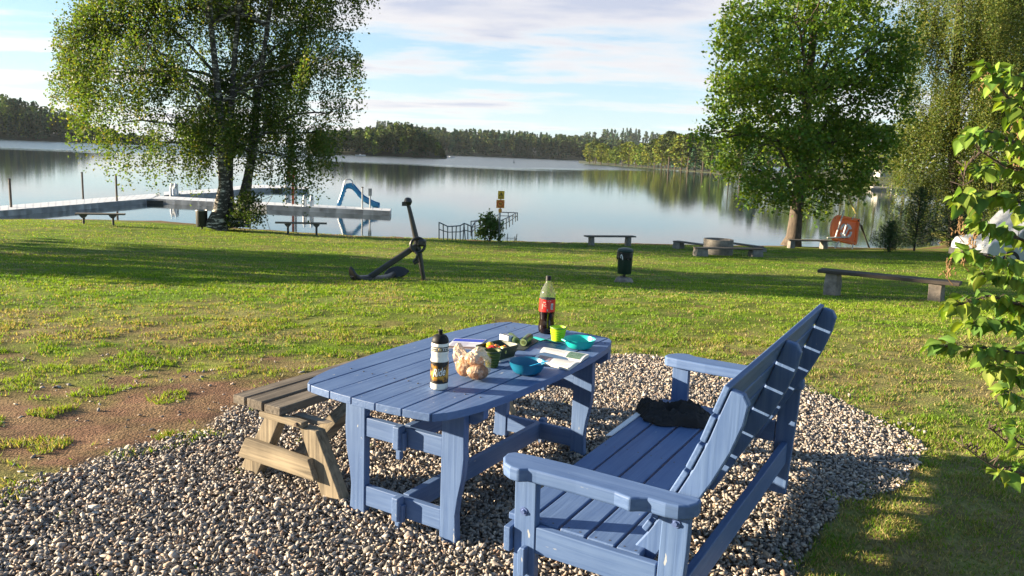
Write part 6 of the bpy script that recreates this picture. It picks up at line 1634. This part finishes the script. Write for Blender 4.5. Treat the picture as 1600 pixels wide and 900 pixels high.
# ------------------------------------------------------------------ black jacket and white paper on the settle
FAB = mat('black_cloth', (.007, .007, .008), .7, .3, 60, bump=.4, spec=.4)
def bset(px, py, w=.349): 
    q_ = bl_on(px, py, 2, w); return BM @ q_
pa, pb = bset(1022, 648), bset(1105, 664)
cpos = (pa + pb) / 2
t = thing('black_jacket', 'crumpled black jacket lying at the far end of the blue bench seat', 'jacket', cpos, -math.radians(8))
def heap(name, m_, parent, out, hmap, seed, ridge, na=150, ns=44):
    """crumpled cloth: a skin over an irregular outline with ridged folds"""
    a = np.linspace(0, 2 * np.pi, na, endpoint=False); s_ = np.linspace(0, 1, ns); A, Sg = np.meshgrid(a, s_)
    ed = 1 + .30 * (fbm(np.cos(a) * 2.2 + 9, np.sin(a) * 2.2 + 9, seed, 3) - .5) * 2
    x = np.cos(A) * Sg * out[0] * ed[None]; y = np.sin(A) * Sg * out[1] * ed[None]
    wx = x + .05 * (fbm(x * 9, y * 9, seed + 2, 2) - .5); wy = y + .05 * (fbm(x * 9 + 5, y * 9, seed + 3, 2) - .5)
    f1 = 1 - np.abs(fbm(wx * 9 + wy * 5, wy * 16 - wx * 4, seed + 4, 2) - .5) * 4; f2 = 1 - np.abs(fbm(wx * 20 - wy * 9, wy * 30, seed + 5, 2) - .5) * 4; f3 = 1 - np.abs(fbm(wx * 48, wy * 60 + wx * 20, seed + 6, 2) - .5) * 4
    z = hmap(x, y) * (1 - Sg ** 3.2) ** .55 * (1 + ridge * (f1 - .45) + ridge * .5 * (f2 - .45) + ridge * .2 * (f3 - .45))
    z = np.maximum(z, 0); V = np.stack([x, y, z], -1).reshape(-1, 3); F_ = []
    for i in range(ns - 1):
        for j in range(na): F_.append((i * na + j, i * na + (j + 1) % na, (i + 1) * na + (j + 1) % na, (i + 1) * na + j))
    return npmesh(name, V, F_, m_, parent, smooth=True)
heap('jacket_cloth', FAB, t, (.215, .125), lambda x, y: .050 + .030 * np.exp(-((x - .05) / .08) ** 2) + .030 * np.exp(-((x + .13) / .06) ** 2), 41, .62)
o = heap('sleeve', FAB, t, (.085, .055), lambda x, y: .055 + .02 * np.exp(-((x + .03) / .03) ** 2), 57, .6, 90, 26); o.location = (-.165, .075, .006)
mb = MB(); mb.tube([(.15, -.03, .10), (.165, -.02, .150), (.178, 0, .13), (.175, .01, .07)], .006, 6); mb.build('strap', FAB, t, smooth=True)
mb = MB(); mb.box(.02, .045, -.115, -.095, .002, .006); mb.box(-.03, -.015, -.11, -.098, .01, .014); mb.build('label_tag', WHITE, t)
q = [BM @ bl_on(x, y, 2, .3515) for x, y in ((947, 681), (956, 681), (1002, 648), (994, 646))]
c = sum(q, Vector((0, 0, 0))) / 4
t = thing('folded_paper', 'folded white paper sticking out past the front edge of the blue bench seat', 'paper', c)
q = [p - c for p in q]
n_ = bW * .006
MB().add([tuple(p) for p in q] + [tuple(p + n_) for p in q], [(3, 2, 1, 0), (4, 5, 6, 7), (0, 1, 5, 4), (1, 2, 6, 5), (2, 3, 7, 6), (3, 0, 4, 7)]).build('sheets', mat('paper_white', (.72, .72, .74)), t)

# ------------------------------------------------------------------ lilac at the right edge
def lilac():
    r = np.random.default_rng(17); base = Vector((2.55, 2.75, 0.0))
    t = thing('lilac_bush', 'leafy lilac bush with large heart shaped leaves reaching in from the right edge', 'bush', base)
    paths = [([(1640, 230), (1590, 175), (1562, 135), (1545, 108)], 2.55, 16), ([(1650, 260), (1590, 225), (1545, 205), (1512, 212)], 2.5, 15), ([(1660, 170), (1600, 140), (1575, 112)], 2.75, 12),
             ([(1660, 330), (1600, 318), (1550, 300), (1500, 312)], 2.5, 22), ([(1660, 290), (1610, 275), (1565, 255), (1530, 262)], 2.7, 16), ([(1670, 390), (1610, 380), (1560, 360), (1525, 345)], 2.6, 18),
             ([(1670, 420), (1610, 415), (1560, 405), (1505, 392)], 2.45, 18), ([(1660, 480), (1600, 478), (1545, 462), (1492, 478)], 2.5, 24), ([(1670, 450), (1620, 440), (1570, 432), (1530, 428)], 2.75, 16),
             ([(1670, 560), (1600, 552), (1540, 544), (1472, 540)], 2.5, 26), ([(1670, 520), (1610, 515), (1560, 502), (1520, 505)], 2.7, 18), ([(1680, 610), (1620, 600), (1575, 585), (1545, 570)], 2.6, 16),
             ([(1680, 650), (1630, 635), (1590, 620), (1570, 610)], 2.45, 10), ([(1690, 780), (1620, 745), (1580, 735), (1558, 738)], 2.35, 6), ([(1700, 700), (1620, 705), (1590, 690), (1575, 670)], 2.4, 5),
             ([(1690, 350), (1640, 345), (1600, 330)], 2.9, 14), ([(1690, 500), (1640, 490), (1600, 470)], 2.95, 14), ([(1690, 240), (1640, 215), (1605, 190)], 2.95, 14), ([(1690, 600), (1640, 570), (1610, 545)], 2.95, 12)]
    bare = [([(1640, 752), (1565, 737), (1530, 715), (1505, 697)], 2.35), ([(1650, 740), (1590, 705), (1560, 680), (1545, 668)], 2.4), ([(1570, 260), (1530, 235), (1515, 215)], 2.6), ([(1545, 225), (1508, 262), (1505, 290)], 2.65)]
    mb = MB(); LV, LF, LC = [], [], []; off = 0
    def bez(pts, Y):
        P = [at(x, y, Y + i * .03) for i, (x, y) in enumerate(pts[::-1])][::-1]
        out = []
        for k in range(len(P) - 1):
            for s_ in np.linspace(0, 1, 6)[:-1]: out.append(P[k].lerp(P[k + 1], s_))
        out.append(P[-1]); return out
    shape = [(0, .02), (.06, .20), (.16, .34), (.30, .41), (.46, .38), (.62, .28), (.78, .16), (.90, .07), (1.0, 0)]
    def leaf(p, d, Ls, roll):
        nonlocal off
        d = d.normalized(); side = d.cross(Vector((0, 0, 1)))
        side = side.normalized() if side.length > 1e-3 else Vector((1, 0, 0)); up = side.cross(d)
        q = Matrix.Rotation(roll, 3, d); side = q @ side; up = q @ up
        bend = r.uniform(.1, .75); fold = r.uniform(.05, .5); Ls *= r.uniform(.7, 1.1); ph = r.uniform(0, 6); vs = []
        for i, (s_, w) in enumerate(shape):
            c = p + d * Ls * s_ - up * Ls * bend * s_ * s_ * .6
            wv = .05 * math.sin(s_ * 9 + ph) * w
            vs += [c + side * w * Ls + up * (fold * w + wv) * Ls, c + side * w * Ls * .5 + up * fold * w * Ls * .35, c, c - side * w * Ls * .5 + up * fold * w * Ls * .35, c - side * w * Ls + up * (fold * w - wv) * Ls]
        LV.extend([tuple(v) for v in vs])
        for i in range(len(shape) - 1):
            o = off + i * 5
            for q_ in range(4): LF.append((o + q_, o + q_ + 1, o + q_ + 6, o + q_ + 5))
        off += len(vs); k = r.uniform(.75, 1.25); c = np.array([.142, .240, .036]) * k; c[0] *= r.uniform(.85, 1.35)
        if r.random() < .25: c = np.array([.09, .18, .035]) * k
        yl = r.random() < .12
        for i_ in range(len(shape)):
            e_ = np.array([.20, .17, .03]) if yl and shape[i_][0] > .6 else c
            LC.extend([e_, c, c * 1.55, c, e_])
    for pts, Y, nl in paths:
        P = bez(pts, Y); n = len(P); mb.tube(P, list(np.linspace(.007, .002, n)), 6)
        for j in range(int(nl * 1.5) + 1):
            i = min(n - 1, int(n * (.12 + .88 * (j + .5) / (int(nl * 1.5) + 1)))); p0 = P[i]; tdir = (P[min(i + 1, n - 1)] - P[max(i - 1, 0)]).normalized()
            for sg in (-1, 1):
                o = Vector((r.normal() * .5, r.normal() * .8, r.normal() * .45)) + tdir * .55 + Vector((0, sg * .55, 0.1)); o.normalize()
                pet = p0 + o * r.uniform(.015, .03); mb.tube([p0, pet], .0012, 4, cap=False)
                d = o + Vector((0, 0, -.55 - r.uniform(0, .6))); leaf(pet, d, r.uniform(.036, .062), r.normal() * .6)
        for k in range(2): leaf(P[-1], (P[-1] - P[-2]).normalized() + Vector((r.normal() * .4, r.normal() * .4, r.normal() * .3)), r.uniform(.035, .06), r.normal() * .6)
    for pts, Y in bare:
        P = bez(pts, Y); n = len(P); mb.tube(P, list(np.linspace(.004, .0015, n)), 5)
        for i in range(3, n, 1):
            for k in range(2): mb.tube([P[i], P[i] + Vector((r.normal() * .014, r.normal() * .014, .010 + abs(r.normal()) * .012))], [.0012, .0028], 5)
    # main stems from the ground
    for k, (px, py) in enumerate(((1680, 240), (1690, 400), (1680, 560), (1695, 700))):
        e = at(px, py, 2.6); s0 = base + Vector((r.uniform(-.15, .15), r.uniform(-.1, .1), -.05)); mid = s0.lerp(e, .5) + Vector((.12, .05, .1)); mb.tube([s0, mid, e], [.022, .016, .007], 8)
    BR = mat('lilac_bark', (.075, .055, .04), .9, .3, 40, bump=.4)
    mb.v = [tuple(Vector(p) - base) for p in mb.v]; mb.build('branches', BR, t, smooth=True)
    o = npmesh('foliage', np.array(LV) - np.array(base), np.array(LF), attr_mat('lilac_leaf', rough=.6, trans=.40, spec=.25, noise=.15, nscale=30, tint=(1.3, 1.2, .45)), t, col=np.array(LC), smooth=True)
    # dry flower heads
    mb = MB()
    for (px, py, Y) in ((1543, 128, 2.6), (1583, 165, 2.7), (1592, 200, 2.7), (1508, 400, 2.5), (1520, 382, 2.55), (1482, 420, 2.5), (1592, 262, 2.75), (1500, 355, 2.6)):
        p = at(px, py, Y); mb = MB()
        for k in range(26):
            f_ = k / 26; q_ = p + Vector((r.normal() * .012 * (1.2 - f_), r.normal() * .012 * (1.2 - f_), .06 * f_ - .03)); mb.tube([q_, q_ + Vector((r.normal() * .005, r.normal() * .005, .010))], [.0016, .0026], 5)
        mb.tube([p + Vector((.02, 0, -.05)), p + Vector((0, 0, -.03)), p + Vector((0, 0, .03))], .0016, 5)
        mb.v = [tuple(Vector(p) - base) for p in mb.v]; mb.build('dry_flower_head', mat('dry_seed', (.20, .12, .05), .8, .3, 40), t)

lilac()
# ------------------------------------------------------------------ air
def haze():
    mt = bpy.data.materials.new('air'); mt.use_nodes = True; nt = mt.node_tree; nt.nodes.clear()
    out = nt.nodes.new('ShaderNodeOutputMaterial'); v = nt.nodes.new('ShaderNodeVolumePrincipled')
    v.inputs['Color'].default_value = (.80, .90, 1.0, 1); v.inputs['Density'].default_value = .00005; v.inputs['Anisotropy'].default_value = .0
    nt.links.new(v.outputs[0], out.inputs['Volume'])
    o = MB().box(-3400, 3400, -2900, 3400, -9, 130).build('haze', mt); tag(o, kind='stuff')
haze()
